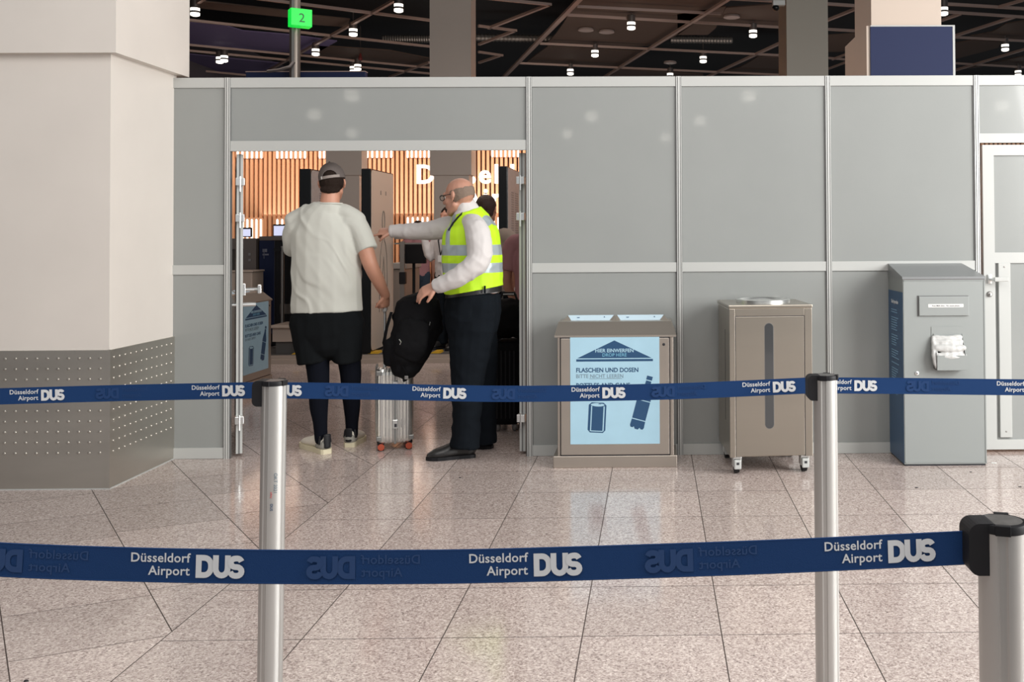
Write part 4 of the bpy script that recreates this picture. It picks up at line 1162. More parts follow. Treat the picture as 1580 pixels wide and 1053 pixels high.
def shoe(parent, heel, toe, hgt, mu, ms, ml, w=.050, sole=.034, pointed=False, heel_tab=None, v=1.):
    zf = parent.location.z; heel = Vector((heel[0], heel[1], zf)); toe = Vector((toe[0], toe[1], zf))
    d = (toe - heel); L = d.length; d.normalize(); s = Vector((d.y, -d.x, 0))
    P = lambda a, b, z: heel + d * a * L + s * b + Z3 * z
    out = []
    for t, ww in ((0, .5), (.04, .72), (.12, .8), (.35, .76), (.6, .98), (.78, 1.0), (.9, .72 if pointed else .85), (.97, .42 if pointed else .6), (1.0, .15 if pointed else .3)):
        out.append((t, ww * w))
    ring = [P(t, b, 0) for t, b in out] + [P(t, -b, 0) for t, b in reversed(out)]
    n = len(ring)
    m = MB(); vs = [p.copy() for p in ring] + [p + Z3 * sole * (.9 if i in (0, n - 1) else 1) for i, p in enumerate(ring)]
    m.add(vs, [tuple(range(n - 1, -1, -1)), tuple(range(n, 2 * n))] + [(i, (i + 1) % n, (i + 1) % n + n, i + n) for i in range(n)])
    up = MB()
    z = sole
    up.limb([P(.10, 0, z + .03), P(.16, 0, z + .035), P(.38, 0, z + .035), P(.60, 0, z + .022), P(.80, 0, z + .012), P(.92, 0, z + .006)],
            [(w * .72, .034 * v), (w * .74, .040 * v), (w * .74, .042 * v), (w * .92, .034 * v), (w * .88, .027 * v), (w * .55, .016 * v)], side=s)
    up.limb([P(.14, 0, z + .02), P(.17, 0, z + hgt)], [(w * .72, .04), (w * .66, .038)], side=s, f1=True)
    up.limb([P(.2, 0, z + .03), P(.34, 0, z + hgt * .8)], [(w * .7, .04), (w * .55, .03)], side=s)
    sh = part('shoe', up.__class__(), mu, parent) if False else body_part('shoe', up, .006, mu, parent, 3)
    part('sole', m, ms, sh, world=False, smooth=False) if False else link('sole', m.mesh('sole', False, wloc(sh)), ms, sh)
    if ml:
        lc = MB()
        for i in range(4):
            t = .42 + i * .07; zz = z + .070 - i * .010
            lc.limb([P(t, -.022, zz - .006), P(t, 0, zz + .004), P(t, .022, zz - .006)], [.003, .003, .003], seg=6)
        link('laces', lc.mesh('laces', True, wloc(sh)), ml, sh)
    if heel_tab:
        hc_ = MB().limb([P(.30, w * .70, z + .018), P(.10, w * .74, z + .020), P(.0, 0, z + .022), P(.10, -w * .74, z + .020), P(.30, -w * .70, z + .018)], [(.007, .020)] * 5, side=(0, 0, 1)) if False else MB().limb([P(.26, 0, z + .014), P(.10, 0, z + .014), P(.06, 0, z + .030)], [(w * .76, .026), (w * .80, .032), (w * .70, .030)], side=s)
        link('heel_counter', fuse(hc_, .005, 2, wloc(sh), 'heel_counter'), M['shoe_grey'], sh)
        hb = MB().limb([P(-.005, 0, z + .012), P(.0, 0, z + hgt + .012)], [(w * .45, .010), (w * .5, .009)], side=s)
        hb.limb([P(.10, w * .70, z + .035), P(.10, w * .62, z + hgt)], [.010, .008]).limb([P(.10, -w * .70, z + .035), P(.10, -w * .62, z + hgt)], [.010, .008])
        link('heel_tab', fuse(hb, .004, 2, wloc(sh), 'heel_tab'), heel_tab, sh)
        ht = MB().limb([P(.02, w * .6, z + .016), P(-.01, 0, z + .018), P(.02, -w * .6, z + .016), ], [(.008, .018)] * 3, side=d)
    return sh

# ---------------------------------------------------------------- man in the cap, seen from behind
def A(px, py, Y): return at(px, py, Y)
Ym = .17
base = atz(522, 697, 0)
m1 = thing('person', (base.x, Ym, 0), 0, label='man in grey cap, pale T-shirt and black shorts, seen from behind, holding a suitcase', cat='person')
fw = Vector((-.16, 1, -.05)).normalized(); R1 = frame(fw)
hc = A(512.5, 284, .19)
b = MB()
head(b, hc, R1, 1.02)
b.limb([A(508, 330, .14), A(509, 312, .145), A(511, 296, .16)], [(.078, .07), (.064, .062), (.060, .062)], side=(1, 0, 0))
sx_ = (1, 0, 0)
b.limb([A(506, 500, Ym), A(505, 450, Ym), A(504, 400, Ym), A(503, 362, .16), A(505, 338, .16), A(508, 322, .15)], [(.17, .12), (.165, .12), (.18, .125), (.185, .115), (.16, .085), (.07, .06)], side=sx_)
EL = A(571, 407, .13); WR = A(595, 456, .27)
b.limb([A(549, 343, Ym), A(560, 372, .15), EL, A(583, 432, .19), WR], [.060, .056, .050, .044, .031])
hand(b, WR, (-.10, .25, -1), (.85, -.55, 0), thumb=1, curl=(55, 70, 50), k=1.0)
b.limb([A(458, 345, Ym), A(451, 365, .21), A(451, 380, .27), A(460, 384, .40), A(470, 384, .52)], [.058, .052, .046, .036, .028])
hand(b, A(470, 384, .52), (.5, .8, .2), (-.5, .2, .8), thumb=1, curl=(30, 40, 30), k=.98)
ANL = A(495.5, 668, .145); ANR = A(543, 661, .36)
b.limb([A(486, 500, Ym), A(488, 545, .16), A(491, 592, .15), A(493, 628, .145), ANL, ANL - Z3 * .05], [.09, .068, .048, .042, .030, .030])
b.limb([A(530, 500, Ym), A(536, 545, .2), A(541, 592, .26), A(543, 628, .32), ANR, ANR - Z3 * .05], [.09, .066, .046, .040, .030, .030])
body_part('body', b, .0062, M['skin'], m1, 4)
# T-shirt
b = MB()
b.limb([A(505, 481, Ym), A(504.5, 455, Ym), A(504, 425, Ym), A(503.5, 395, Ym), A(502, 362, .165), A(502, 342, .16), A(505, 327, .155), A(508, 319, .15), A(509, 314, .15)], [(.236, .158), (.234, .158), (.233, .156), (.232, .150), (.225, .136), (.195, .115), (.135, .095), (.095, .084), (.079, .077)], side=sx_, f0=True, f1=True)
b.limb([A(500, 326, .16), A(475, 330, .165), A(455, 340, .17)], [.055, .060, .062]).limb([A(514, 325, .16), A(535, 330, .165), A(550, 340, .17)], [.055, .060, .064])
b.limb([A(538, 345, .17), A(552, 352, .165), A(567, 386, .14)], [.078, .076, .066], f1=True)
b.limb([A(466, 345, .17), A(454, 356, .18), A(452, 376, .22), A(453, 386, .27)], [.075, .068, .064, .060], f1=True)
def tee_post(me):
    ax = Vector((-.45, 0, 1)).normalized()
    def g(c):
        # diagonal drag folds across the back plus short folds at waist and neck
        u = c.x * .82 + c.z * .57; w = -c.x * .57 + c.z * .82
        n = noise.noise(Vector((u * 9 + noise.noise(c * 5) * .8, c.y * 4, w * 2.6)))
        n2 = noise.noise(Vector((u * 22 + 9, c.y * 6, w * 5)))
        m_ = .35 + .65 * max(0, min(1, .5 + 1.6 * noise.noise(c * 4 + Vector((3, 1, 8)))))
        return m_ * .0075 * math.exp(-(n * 5.5) ** 2) + .003 * n2
    disp(me, g)
body_part('t_shirt', b, .0072, M['tee'], m1, 4, tee_post)
nr = MB(); pts = []
for i in range(25):
    a = 2 * pi * i / 24
    pts.append(A(509, 314.5, .15) + Vector((.079 * cos(a), .076 * sin(a), 0)))
nr.tube(pts, .007, 8)
part('neck_rib', nr, M['tee'], m1, True, world=True)
# shorts
b = MB()
b.limb([A(505, 470, Ym), A(505, 490, Ym), A(506, 512, Ym), A(507, 522, Ym)], [(.215, .145), (.232, .155), (.236, .16), (.20, .15)], side=sx_, f0=True)
b.limb([A(481, 500, Ym), A(482, 530, .165), A(484.5, 560, .16)], [(.145, .14), (.120, .135), (.102, .12)], side=sx_, f1=True)
b.limb([A(531, 500, Ym), A(534, 530, .185), A(535, 558, .19)], [(.132, .14), (.108, .132), (.090, .12)], side=sx_, f1=True)
body_part('shorts', b, .008, M['shorts'], m1, 4, folds(.006, 9, (1, 1, .5), 3))
b = MB()
b.limb([A(488, 540, .16), A(491, 575, .145), A(492, 600, .14), A(492, 628, .14), A(494, 652, .142), ANL - Z3 * .045], [.085, .073, .067, .060, .047, .042])
b.limb([A(537, 540, .2), A(541, 575, .225), A(541.5, 600, .26), A(543, 628, .31), A(543, 650, .345), ANR - Z3 * .045], [.082, .071, .064, .056, .045, .041])
body_part('leggings', b, .007, M['leggings'], m1, 3)
h1 = atz(505, 701, 0); t1 = atz(466, 692, 0)
shoe(m1, (h1.x, h1.y), (t1.x - .02, t1.y + .08), .080, M['shoe_white'], M['sole'], M['white'], w=.054, heel_tab=M['black'])
h2 = atz(538, 691, 0); t2 = atz(562, 679, 0)
shoe(m1, (h2.x, h2.y), (t2.x - .025, t2.y + .02), .080, M['shoe_white'], M['sole'], M['white'], w=.052, heel_tab=M['black'])
# hair and cap
L = lambda x, y, z: hc + R1 @ Vector((x, y, z))
b = MB().ball(L(0, -.022, .012), (.080, .094, .078), R1).ball(L(0, -.016, .036), (.080, .098, .092), R1).limb([L(-.045, -.08, -.045), L(0, -.092, -.052), L(.045, -.08, -.045)], [.020, .022, .020])
body_part('hair', b, .006, M['hair'], m1, 3, folds(.003, 60))
TILT = R1 @ Matrix.Rotation(radians(-9), 3, 'Y')
def cap_mesh():
    m = MB(); nseg, nr_ = 144, 60; rx, ry, rz = .087, .107, .108
    c = L(0, -.012, .038)
    keep = []
    vs = []; idx = {}
    for i in range(nr_ + 1):
        a = (pi / 2 + .10) * i / nr_
        for k in range(nseg):
            th = 2 * pi * k / nseg
            idx[(i, k)] = len(vs)
            vs.append(c + TILT @ Vector((rx * sin(a) * cos(th), ry * sin(a) * sin(th), rz * cos(a))))
    fs = []
    for i in range(nr_):
        for k in range(nseg):
            th = degrees(2 * pi * (k + .5) / nseg)
            dd = abs((th - 270 + 180) % 360 - 180)
            v_ = (pi / 2 - .03 - (pi / 2 + .10) * (i + .5) / nr_) / .40
            lim = 33 * sqrt(1 - v_ * v_) if 0 < v_ < 1 else 0
            if dd < lim: continue
            fs.append((idx[(i, k)], idx[(i + 1, k)], idx[(i + 1, (k + 1) % nseg)], idx[(i, (k + 1) % nseg)]))
    m.add(vs, fs); return m, c, (rx, ry, rz)
cm, cc, (rx, ry, rz) = cap_mesh()
cap = part('cap', cm, M['cap'], m1, True, world=True)
so = cap.modifiers.new('s', 'SOLIDIFY'); so.thickness = .003
def rimp(th, a, g=1.0): return cc + TILT @ Vector((rx * g * sin(a) * cos(th), ry * g * sin(a) * sin(th), rz * g * cos(a)))
st_m = MB().limb([rimp(radians(270 + d_), pi / 2 + .03, 1.02) for d_ in (-46, -30, -15, 0, 15, 30, 46)], [(.0015, .0085)] * 7, side=None, seg=8)
band = MB()
for i in range(13):
    pass
sv = []; 
for i in range(17):
    th = radians(270 - 44 + 88 * i / 16)
    for a in (pi / 2 - .075, pi / 2 + .09):
        for g in (1.01, 1.03): sv.append(rimp(th, a, g))
sf = []
for i in range(16):
    a = 4 * i; q = a + 4
    sf += [(a, a + 2, q + 2, q), (a + 1, q + 1, q + 3, a + 3), (a, q, q + 1, a + 1), (a + 2, a + 3, q + 3, q + 2)]
sf += [(0, 1, 3, 2), (64, 66, 67, 65)]
part('strap', MB().add(sv, sf), M['cap_strap'], cap, True, world=True)
part('strap_tag', MB().add([rimp(radians(270 - 38 + d_), a, g) for d_ in (0, 4) for a in (pi / 2 - .09, pi / 2 + .08) for g in (1.025, 1.045)], [(0, 1, 3, 2), (4, 6, 7, 5), (0, 4, 5, 1), (2, 3, 7, 6), (0, 2, 6, 4), (1, 5, 7, 3)]), M['paper'], cap, world=True)
br = MB()
bv = []
for i in range(11):
    th = radians(35 + 110 * i / 10)
    p = rimp(th, pi / 2 + .06, 1.0); q = p + TILT @ Vector((0, .075 * sin((th - radians(35)) / radians(110) * pi), -.012))
    bv += [p, q]
br.add(bv, [(2 * i, 2 * i + 1, 2 * i + 3, 2 * i + 2) for i in range(10)])
o = part('brim', br, M['cap'], cap, True, world=True); o.modifiers.new('s', 'SOLIDIFY').thickness = .004
part('button', MB().ball(rimp(0, 0, 1.01), .007, None, 10, 6), M['cap'], cap, True, world=True)

# ---------------------------------------------------------------- official in the yellow vest
base = atz(712, 706, 0)
m2 = thing('person', (base.x, base.y, 0), 0, label='bald man with glasses in a bright yellow vest, pointing left with one arm', cat='person')
LAT = Vector((.28, .96, 0)).normalized()      # from his left shoulder (near) to his right shoulder
FW2 = Vector((-.96, .28, 0))
R2 = frame((-.90, .42, -.10))
hc = A(708, 304, -.03)
b = MB()
head(b, hc, R2, 1.06)
b.limb([A(722, 334, -.02), A(718, 322, -.02), A(714, 308, -.02)], [(.062, .062), (.068, .070), (.060, .066)], side=LAT)
b.limb([A(730, 455, 0), A(730, 420, 0), A(728, 385, 0), A(727, 355, 0), A(725, 335, 0)], [(.17, .15), (.17, .155), (.175, .15), (.16, .12), (.08, .06)], side=LAT)
WR = A(674, 441, -.27)
b.limb([A(733, 354, -.17), A(740, 377, -.245), A(737, 403, -.29), A(705, 424, -.30), WR], [.050, .050, .046, .040, .030])
hand(b, WR, (-.86, -.05, -.38), (-.30, -.72, .62), thumb=-1, curl=(16, 24, 16), k=1.16, spread=2)
WR2 = A(606, 357, .26)
b.limb([A(712, 345, .16), A(680, 350, .19), A(652, 355, .22), WR2], [.06, .052, .042, .029])
hand(b, WR2, (-1, .0, -.02), (.05, -.55, .85), thumb=-1, curl=(62, 85, 60), k=1.08, index=(8, 14, 12), tcurl=45)
AK1 = A(722, 686, -.10); AK2 = A(751, 678, .22)
b.limb([A(728, 455, -.06), A(724, 520, -.08), A(722, 575, -.10), A(720, 635, -.10), AK1], [.11, .09, .065, .05, .036])
b.limb([A(738, 455, .09), A(744, 520, .12), A(747, 575, .16), A(749, 635, .2), AK2], [.11, .09, .065, .05, .036])
body_part('body', b, .0062, M['skin2'], m2, 4)
face_bits(m2, hc, R2, 1.06)
L = lambda x, y, z: hc + R2 @ (Vector((x, y, z)) * 1.06)
# fringe of hair round the back of the head
def cut_hair(me):
    bm = bmesh.new(); bm.from_mesh(me)
    inv = R2.transposed()
    dl = []
    for f in bm.faces:
        c = inv @ (f.calc_center_median() - hc)
        if c.z > .036 - c.y * .22 + .006 * noise.noise(c * 60) or c.y > .012 + .006 * noise.noise(c * 90) or c.z < -.050 - c.y * .45: dl.append(f)
    bmesh.ops.delete(bm, geom=dl, context='FACES'); bm.to_mesh(me); bm.free()
hb = MB().ball(L(0, -.0125, .022), Vector((.078, .099, .089)) * 1.06, R2).ball(L(0, -.03, -.02), Vector((.066, .078, .06)) * 1.06, R2)
ho = body_part('hair', hb, .005, M['hair_grey'], m2, 2, lambda me: (folds(.001, 70)(me), cut_hair(me)))
# glasses
gm = MB()
for s in (-1, 1):
    rim = [L(s * .033 + .023 * cos(a), .105 - .004 * abs(cos(a)), .004 + .017 * sin(a)) for a in [2 * pi * i / 16 for i in range(17)]]
    gm.tube(rim, .0026, 6)
    gm.tube([L(s * .056, .102, .010), L(s * .078, .075, .012), L(s * .084, -.005, .014), L(s * .084, -.02, .002)], .0024, 6)
gm.tube([L(-.010, .106, .006), L(.010, .106, .006)], .0026, 6)
gl = part('glasses', gm, M['black'], m2, True, world=True)
for s in (-1, 1):
    part('lens', MB().lathe([(.022, 0), (.022, .0012)], 16, c=L(s * .033, .103, .004), T=R2 @ Matrix.Rotation(-pi / 2, 3, 'X')), M['glass_lens'], gl, world=True)
# white shirt
b = MB()
b.limb([A(731, 452, 0), A(730, 420, 0), A(728, 385, 0), A(727, 357, 0), A(725, 340, 0), A(721, 327, -.01), A(718, 320, -.015)], [(.185, .168), (.185, .168), (.188, .168), (.178, .144), (.135, .102), (.088, .082), (.074, .074)], side=LAT, f0=True)
b.limb([A(728, 345, -.12), A(735, 354, -.19), A(740, 378, -.245), A(738, 403, -.29), A(715, 422, -.305), A(692, 435, -.295), A(672, 442, -.272)], [.065, .076, .080, .074, .064, .055, .045], f1=True)
b.limb([A(722, 345, .08), A(705, 349, .15), A(680, 353, .19), A(652, 357, .22), A(628, 357, .24), A(603, 357, .262)], [.085, .082, .070, .060, .052, .043], f1=True)
def shirt_post(me):
    def g(c):
        n = noise.noise(Vector((c.x * 11 + c.z * 8, c.y * 8, c.z * 8 - c.x * 5)))
        n2 = noise.noise(Vector((c.x * 26, c.y * 18, c.z * 28 + c.x * 14)))
        return .0045 * math.exp(-(n * 4) ** 2) + .0015 * n2
    disp(me, g)
body_part('shirt', b, .007, M['shirt'], m2, 3, shirt_post)
for c_, n_, r_ in ((A(674.5, 441.2, -.274), WR - A(692, 435, -.295), .047), (A(605.5, 357, .26), Vector((-1, 0, 0)), .0445)):
    n_ = n_.normalized(); q = n_.to_track_quat('Z', 'Y').to_matrix()
    m = MB().lathe([(r_ - .006, -.006), (r_, -.006), (r_ + .001, .0), (r_ + .001, .034), (r_ - .002, .036), (r_ - .008, .034)], 20, c=c_ - n_ * .030, T=q)
    part('cuff', m, M['shirt'], m2, True, world=True)
cm = MB()
cv = []
for i in range(19):
    a = radians(-150 + 300 * i / 18)
    d_ = Vector((-.95, .25, 0)) * -cos(a) + LAT * sin(a)
    c0 = A(717.5, 322, -.02)
    zz = -.020 - .030 * (1 - (1 + cos(a)) / 2)
    cv += [c0 + d_ * .082 + Z3 * (zz - .012), c0 + d_ * .069 + Z3 * (zz + .028)]
cm.add(cv, [(2 * i, 2 * i + 2, 2 * i + 3, 2 * i + 1) for i in range(18)])
o = part('collar', cm, M['shirt'], m2, True, world=True); o.modifiers.new('s', 'SOLIDIFY').thickness = .005
# vest
zt = lambda py, px=727: A(px, py, -.1).z
b = MB()
b.limb([A(731, 452, 0), A(730, 425, 0), A(728, 390, 0), A(727, 359, 0), A(725, 342, 0), A(720, 325, -.01)], [(.204, .190), (.204, .191), (.210, .192), (.206, .174), (.166, .130), (.102, .094)], side=LAT, f0=True, f1=True)
VB = [(zt(394), zt(378)), (zt(421), zt(406))]
def vest_post(me):
    folds(.004, 9, (1, 1, 1.4), 5)(me)
    bm = bmesh.new(); bm.from_mesh(me)
    geom = lambda: bm.verts[:] + bm.edges[:] + bm.faces[:]
    for a, c in VB:
        for z in (a, c): bmesh.ops.bisect_plane(bm, geom=geom(), plane_co=(0, 0, z), plane_no=(0, 0, 1))
    # shoulder bands run down front and back
    c0 = A(727, 380, 0)
    for off in (-.150, -.108, .050, .092): bmesh.ops.bisect_plane(bm, geom=geom(), plane_co=c0 + FW2 * off, plane_no=FW2)
    # slanted hem and neckline
    hemn = Vector((.17, 0, -1)).normalized()
    bmesh.ops.bisect_plane(bm, geom=geom(), plane_co=A(731, 449, -.15), plane_no=hemn, clear_outer=True)
    # armhole on each side
    for sgn in (-1, 1):
        dl = []
        for f in []:
            p = f.calc_center_median() - c0
            l = p.dot(LAT) * sgn; q = p.dot(FW2)
            zc = f.calc_center_median().z - zt(362)
            if l > .15 and ((q + .045) / .062) ** 2 + (zc / .10) ** 2 < 1: dl.append(f)
        bmesh.ops.delete(bm, geom=dl, context='FACES')
    for f in bm.faces:
        p = f.calc_center_median(); l = abs((p - c0).dot(LAT))
        mi = 0
        for a, c in VB:
            if a < p.z < c: mi = 1
        q = (p - c0).dot(FW2)
        if p.z > VB[0][1] and (.050 < q < .092 or -.150 < q < -.108): mi = 1
        f.material_index = mi
    bm.to_mesh(me); bm.free()
me = fuse(b, .0072, 4, wloc(m2), 'vest', vest_post)
me.materials.append(M['vest']); me.materials.append(M['reflective'])
vo = link('vest', me, None, m2)
vo.modifiers.new('s', 'SOLIDIFY').thickness = .004
# black piping along the neck opening, pocket, belt
from mathutils.bvhtree import BVHTree
bvh = BVHTree.FromPolygons([v.co.copy() for v in me.vertices], [tuple(p.vertices) for p in me.polygons])
def on_vest(px, py, off=.004):
    o_ = CAM - wloc(m2); d_ = ray(px, py).normalized()
    h, n_, i_, _ = bvh.ray_cast(o_, d_)
    return (h + n_ * off + wloc(m2)) if h is not None else None
pp = [on_vest(*q) for q in ((727, 321), (722, 323), (717, 326), (712, 331), (707, 336), (703, 341), (699, 346), (696, 351), (693, 356))]
pp = [q for q in pp if q is not None]
if len(pp) > 2: part('piping', MB().tube(pp, .006, 8), M['black'], vo, True, world=True)
gp = [[on_vest(x_, y_, .005) for x_ in (688, 692, 696, 700, 703)] for y_ in (352, 358, 364, 370, 376)]
if all(q is not None for r_ in gp for q in r_):
    o = part('pocket', MB().add([q for r_ in gp for q in r_], [(5 * i + j, 5 * i + j + 1, 5 * i + j + 6, 5 * i + j + 5) for i in range(4) for j in range(4)]), M['vest'], vo, True, world=True)
    o.modifiers.new('s', 'SOLIDIFY').thickness = .007
bl = MB()
pts = []
for i in range(33):
    a = 2 * pi * i / 32
    pts.append(A(731, 451 , 0) + LAT * .188 * cos(a) + FW2 * .176 * sin(a) + Z3 * (.022 * sin(a) * -1))
vs = []
for p in pts:
    n_ = (p - A(731, 451, 0)); n_.z = 0; n_.normalize()
    for zz in (-.018, .018):
        for g in (0, .006): vs.append(p + Z3 * zz + n_ * g)
fs = []
for i in range(32):
    a = 4 * i; q = a + 4
    fs += [(a, a + 2, q + 2, q), (a + 1, q + 1, q + 3, a + 3), (a, q, q + 1, a + 1), (a + 2, a + 3, q + 3, q + 2)]
be = part('belt', MB().add(vs, fs), M['leather'], m2, True, world=True)
part('belt_loop', MB().rbox(-.006, .006, -.004, .006, -.024, .024, .002, Matrix.Translation(A(748, 447, -.186))), M['trousers'], be, world=True)
# trousers
b = MB()
b.limb([A(731, 452, 0), A(730, 470, 0), A(729, 492, .0)], [(.185, .172), (.190, .180), (.185, .180)], side=LAT, f0=True)
b.limb([A(729, 470, -.06), A(727, 510, -.07), A(724, 560, -.09), A(721, 605, -.10), A(721, 645, -.10), A(718, 676, -.10), A(717, 690, -.10)], [(.12, .165), (.11, .155), (.10, .125), (.095, .100), (.088, .090), (.086, .094), (.084, .098)], side=LAT, f1=True)
b.limb([A(736, 470, .08), A(741, 520, .12), A(745, 570, .16), A(747, 620, .2), A(748, 655, .22), A(749, 684, .225)], [(.12, .145), (.10, .115), (.09, .095), (.08, .080), (.078, .074), (.076, .074)], side=LAT, f1=True)
body_part('trousers', b, .008, M['trousers'], m2, 3, folds(.007, 8, (1, 1, 1.2), 8))
h1 = atz(733, 705, 0); t1 = atz(657, 711, 0)
shoe(m2, (h1.x, h1.y), (t1.x, t1.y), .100, M['leather'], M['black'], M['black'], w=.056, sole=.022, pointed=True, v=1.35)
h2 = atz(760, 692, 0)
shoe(m2, (h2.x, h2.y), (h2.x - .29, h2.y + .04), .100, M['leather'], M['black'], M['black'], w=.054, sole=.022, pointed=True)

# ---------------------------------------------------------------- generic standing figures further back
def figure(x, y, h, face, top, legs, hairm, lab, sleeves='short', larm=None, rarm=None, shoes='leather', skin='skin', lanyard=False, strap=False, z0=0):
    t = thing('person', (x, y, z0), 0, label=lab, cat='person')
    s = h / 1.75; R = frame((cos(face), sin(face), 0)); o = Vector((x, y, z0))
    G = lambda a, b_, c: o + R @ (Vector((a, b_, c)) * s)
    sd = R @ Vector((1, 0, 0))
    hc = G(0, .02, 1.625)
    b = MB(); head(b, hc, R, s)
    b.limb([G(0, -.02, 1.40), G(0, -.01, 1.48), G(0, .0, 1.56)], [.065 * s, .056 * s, .055 * s])
    b.limb([G(0, 0, .92), G(0, 0, 1.10), G(0, 0, 1.28), G(0, -.01, 1.40)], [(.155 * s, .105 * s), (.15 * s, .11 * s), (.17 * s, .11 * s), (.10 * s, .07 * s)], side=sd)
    larm = larm or [(-.19, 0, 1.38), (-.235, -.02, 1.10), (-.23, .06, .86)]
    rarm = rarm or [(.19, 0, 1.38), (.235, -.02, 1.10), (.23, .06, .86)]
    for arm, th in ((larm, 1), (rarm, -1)):
        P_ = [G(*q) for q in arm]
        b.limb(P_, [.052 * s, .042 * s, .027 * s])
        d = (P_[2] - P_[1]).normalized()
        hand(b, P_[2], d, R @ Vector((-th, -.2, .1)), thumb=th, curl=(25, 30, 20), k=s)
    for a in (-.09, .09):
        b.limb([G(a, 0, .90), G(a * 1.05, .01, .50), G(a * 1.1, -.01, .08)], [.09 * s, .055 * s, .036 * s])
    body_part('body', b, .010, M[skin], t, 3)
    b = MB()
    b.limb([G(0, 0, .88), G(0, 0, 1.08), G(0, 0, 1.28), G(0, -.01, 1.40), G(0, -.01, 1.46)], [(.185 * s, .130 * s), (.18 * s, .132 * s), (.195 * s, .13 * s), (.13 * s, .09 * s), (.07 * s, .065 * s)], side=sd, f0=True, f1=True)
    for arm in (larm, rarm):
        P_ = [G(*q) for q in arm]
        sh = [G(arm[0][0] * .6, 0, arm[0][2] + .01), P_[0]]
        if sleeves == 'short': b.limb(sh + [P_[0].lerp(P_[1], .72)], [.07 * s, .072 * s, .066 * s], f1=True)
        else: b.limb(sh + [P_[1], P_[2]], [.07 * s, .070 * s, .058 * s, .040 * s], f1=True)
    body_part('shirt', b, .010, M[top], t, 3, folds(.006, 10, seed=h * 3))
    b = MB()
    b.limb([G(0, 0, 1.0), G(0, 0, .88)], [(.168 * s, .12 * s), (.175 * s, .13 * s)], side=sd)
    for a in (-.09, .09):
        b.limb([G(a, 0, .90), G(a * 1.1, .01, .50), G(a * 1.15, -.01, .06)], [(.10 * s, .11 * s), (.078 * s, .08 * s), (.068 * s, .07 * s)], f1=True)
    body_part('trousers', b, .011, M[legs], t, 3, folds(.005, 8, seed=h))
    for a in (-.10, .10):
        p = G(a, -.06, 0); q = G(a * 1.3, .20, 0)
        shoe(t, (p.x, p.y), (q.x, q.y), .045, M[shoes], M['sole'] if shoes != 'leather' else M['black'], None, w=.046, sole=.024)
    hb = MB().ball(hc + R @ (Vector((0, -.020, .036)) * s), Vector((.083, .098, .090)) * s, R).ball(hc + R @ (Vector((0, -.04, -.02)) * s), Vector((.07, .065, .06)) * s, R)
    body_part('hair', hb, .008, M[hairm], t, 2, folds(.004, 40))
    if lanyard:
        m = MB().tube([G(-.07, .06, 1.45), G(-.05, .13, 1.33), G(0, .150, 1.15), G(.05, .13, 1.33), G(.07, .06, 1.45)], .008, 6)
        ly = part('lanyard', m, M['black'], t, world=True)
        part('badge', MB().rbox(-.03, .03, -.004, .004, -.08, 0, .003, Matrix.Translation(G(0, .158, 1.15)) @ R.to_4x4()), M['paper'], ly, world=True)
    if strap:
        part('bag_strap', MB().tube([G(-.10, .10, 1.42), G(-.13, -.02, 1.47), G(-.08, -.13, 1.34), G(.10, -.14, 1.05)], [(.004, .02)] * 4, 8), M['black'], t, True, world=True)
    return t
bx = at(750, 400, 1.95).x
figure(bx, 1.95, 1.80, radians(80), 'tan_shirt', 'trousers', 'hair_brown', 'brown-haired traveller in a tan short-sleeved shirt, behind the official in the yellow vest', rarm=[(.20, 0, 1.38), (.235, .04, 1.12), (.16, .10, .92)], shoes='shoe_white')
bx = at(829, 400, 1.35).x
figure(bx, 1.35, 1.74, radians(82), 'pink', 'trousers', 'hair', 'traveller in a pink shirt cut off by the right doorway post', larm=[(-.20, 0, 1.38), (-.25, -.02, 1.10), (-.17, .06, .88)], strap=True)
bx = at(692, 400, 5.35).x
figure(bx, 5.35, 1.70, radians(-118), 'shirt', 'trousers', 'hair', 'officer in a white shirt with black lanyard, mostly hidden behind the yellow vest', z0=.1, sleeves='long', lanyard=True, rarm=[(.17, 0, 1.36), (.235, .05, 1.12), (.30, .10, 1.36)])
bx = at(640, 400, 8.2).x
figure(bx, 8.4, 1.68, radians(100), 'pink', 'jeans', 'hair_brown', 'distant traveller in a dull pink top and blue jeans beyond the lane post')

# ================================================================ SILVER SUITCASE
p = at(609.5, 640, .30)
xs0, xs1 = at(580, 600, .36).x, at(638.5, 600, .36).x
t = thing('suitcase', ((xs0 + xs1) / 2, .34, 0), radians(17), label='silver ribbed aluminium cabin suitcase with orange wheels beside the man in the cap', cat='suitcase')
w2 = (xs1 - xs0) / 2 - .012; zb, ztp = .050, .560; yd = .36
def rr2(hw, y0, y1, r, n=5):
    pts = []
    for cx, cy, a0 in ((hw - r, y1 - r, 0), (-hw + r, y1 - r, 90), (-hw + r, y0 + r, 180), (hw - r, y0 + r, 270)):
        for k in range(n + 1):
            a = radians(a0 + 90 * k / n); pts.append((cx + r * cos(a), cy + r * sin(a)))
    return pts
def ribbed(hw, y0, y1):
    # rounded rectangle ring with ribs on every face
    base_ = rr2(hw, y0, y1, .040, 8); out = []
    n = len(base_)
    for i, (a, b_) in enumerate(zip(base_, base_[1:] + base_[:1])):
        L_ = sqrt((a[0] - b_[0]) ** 2 + (a[1] - b_[1]) ** 2)
        out.append(a)
        if L_ > .05:
            k = int(L_ / .021); nx, ny = (b_[1] - a[1]) / L_, -(b_[0] - a[0]) / L_
            for j in range(k):
                for u, dd in ((.15, 0), (.35, .0038), (.65, .0038), (.85, 0)):
                    tt = (j + u) / k
                    out.append((a[0] + (b_[0] - a[0]) * tt + nx * dd, a[1] + (b_[1] - a[1]) * tt + ny * dd))
    return out
R0 = ribbed(w2, -.16, .20); n = len(R0)
m = MB(); vs = []
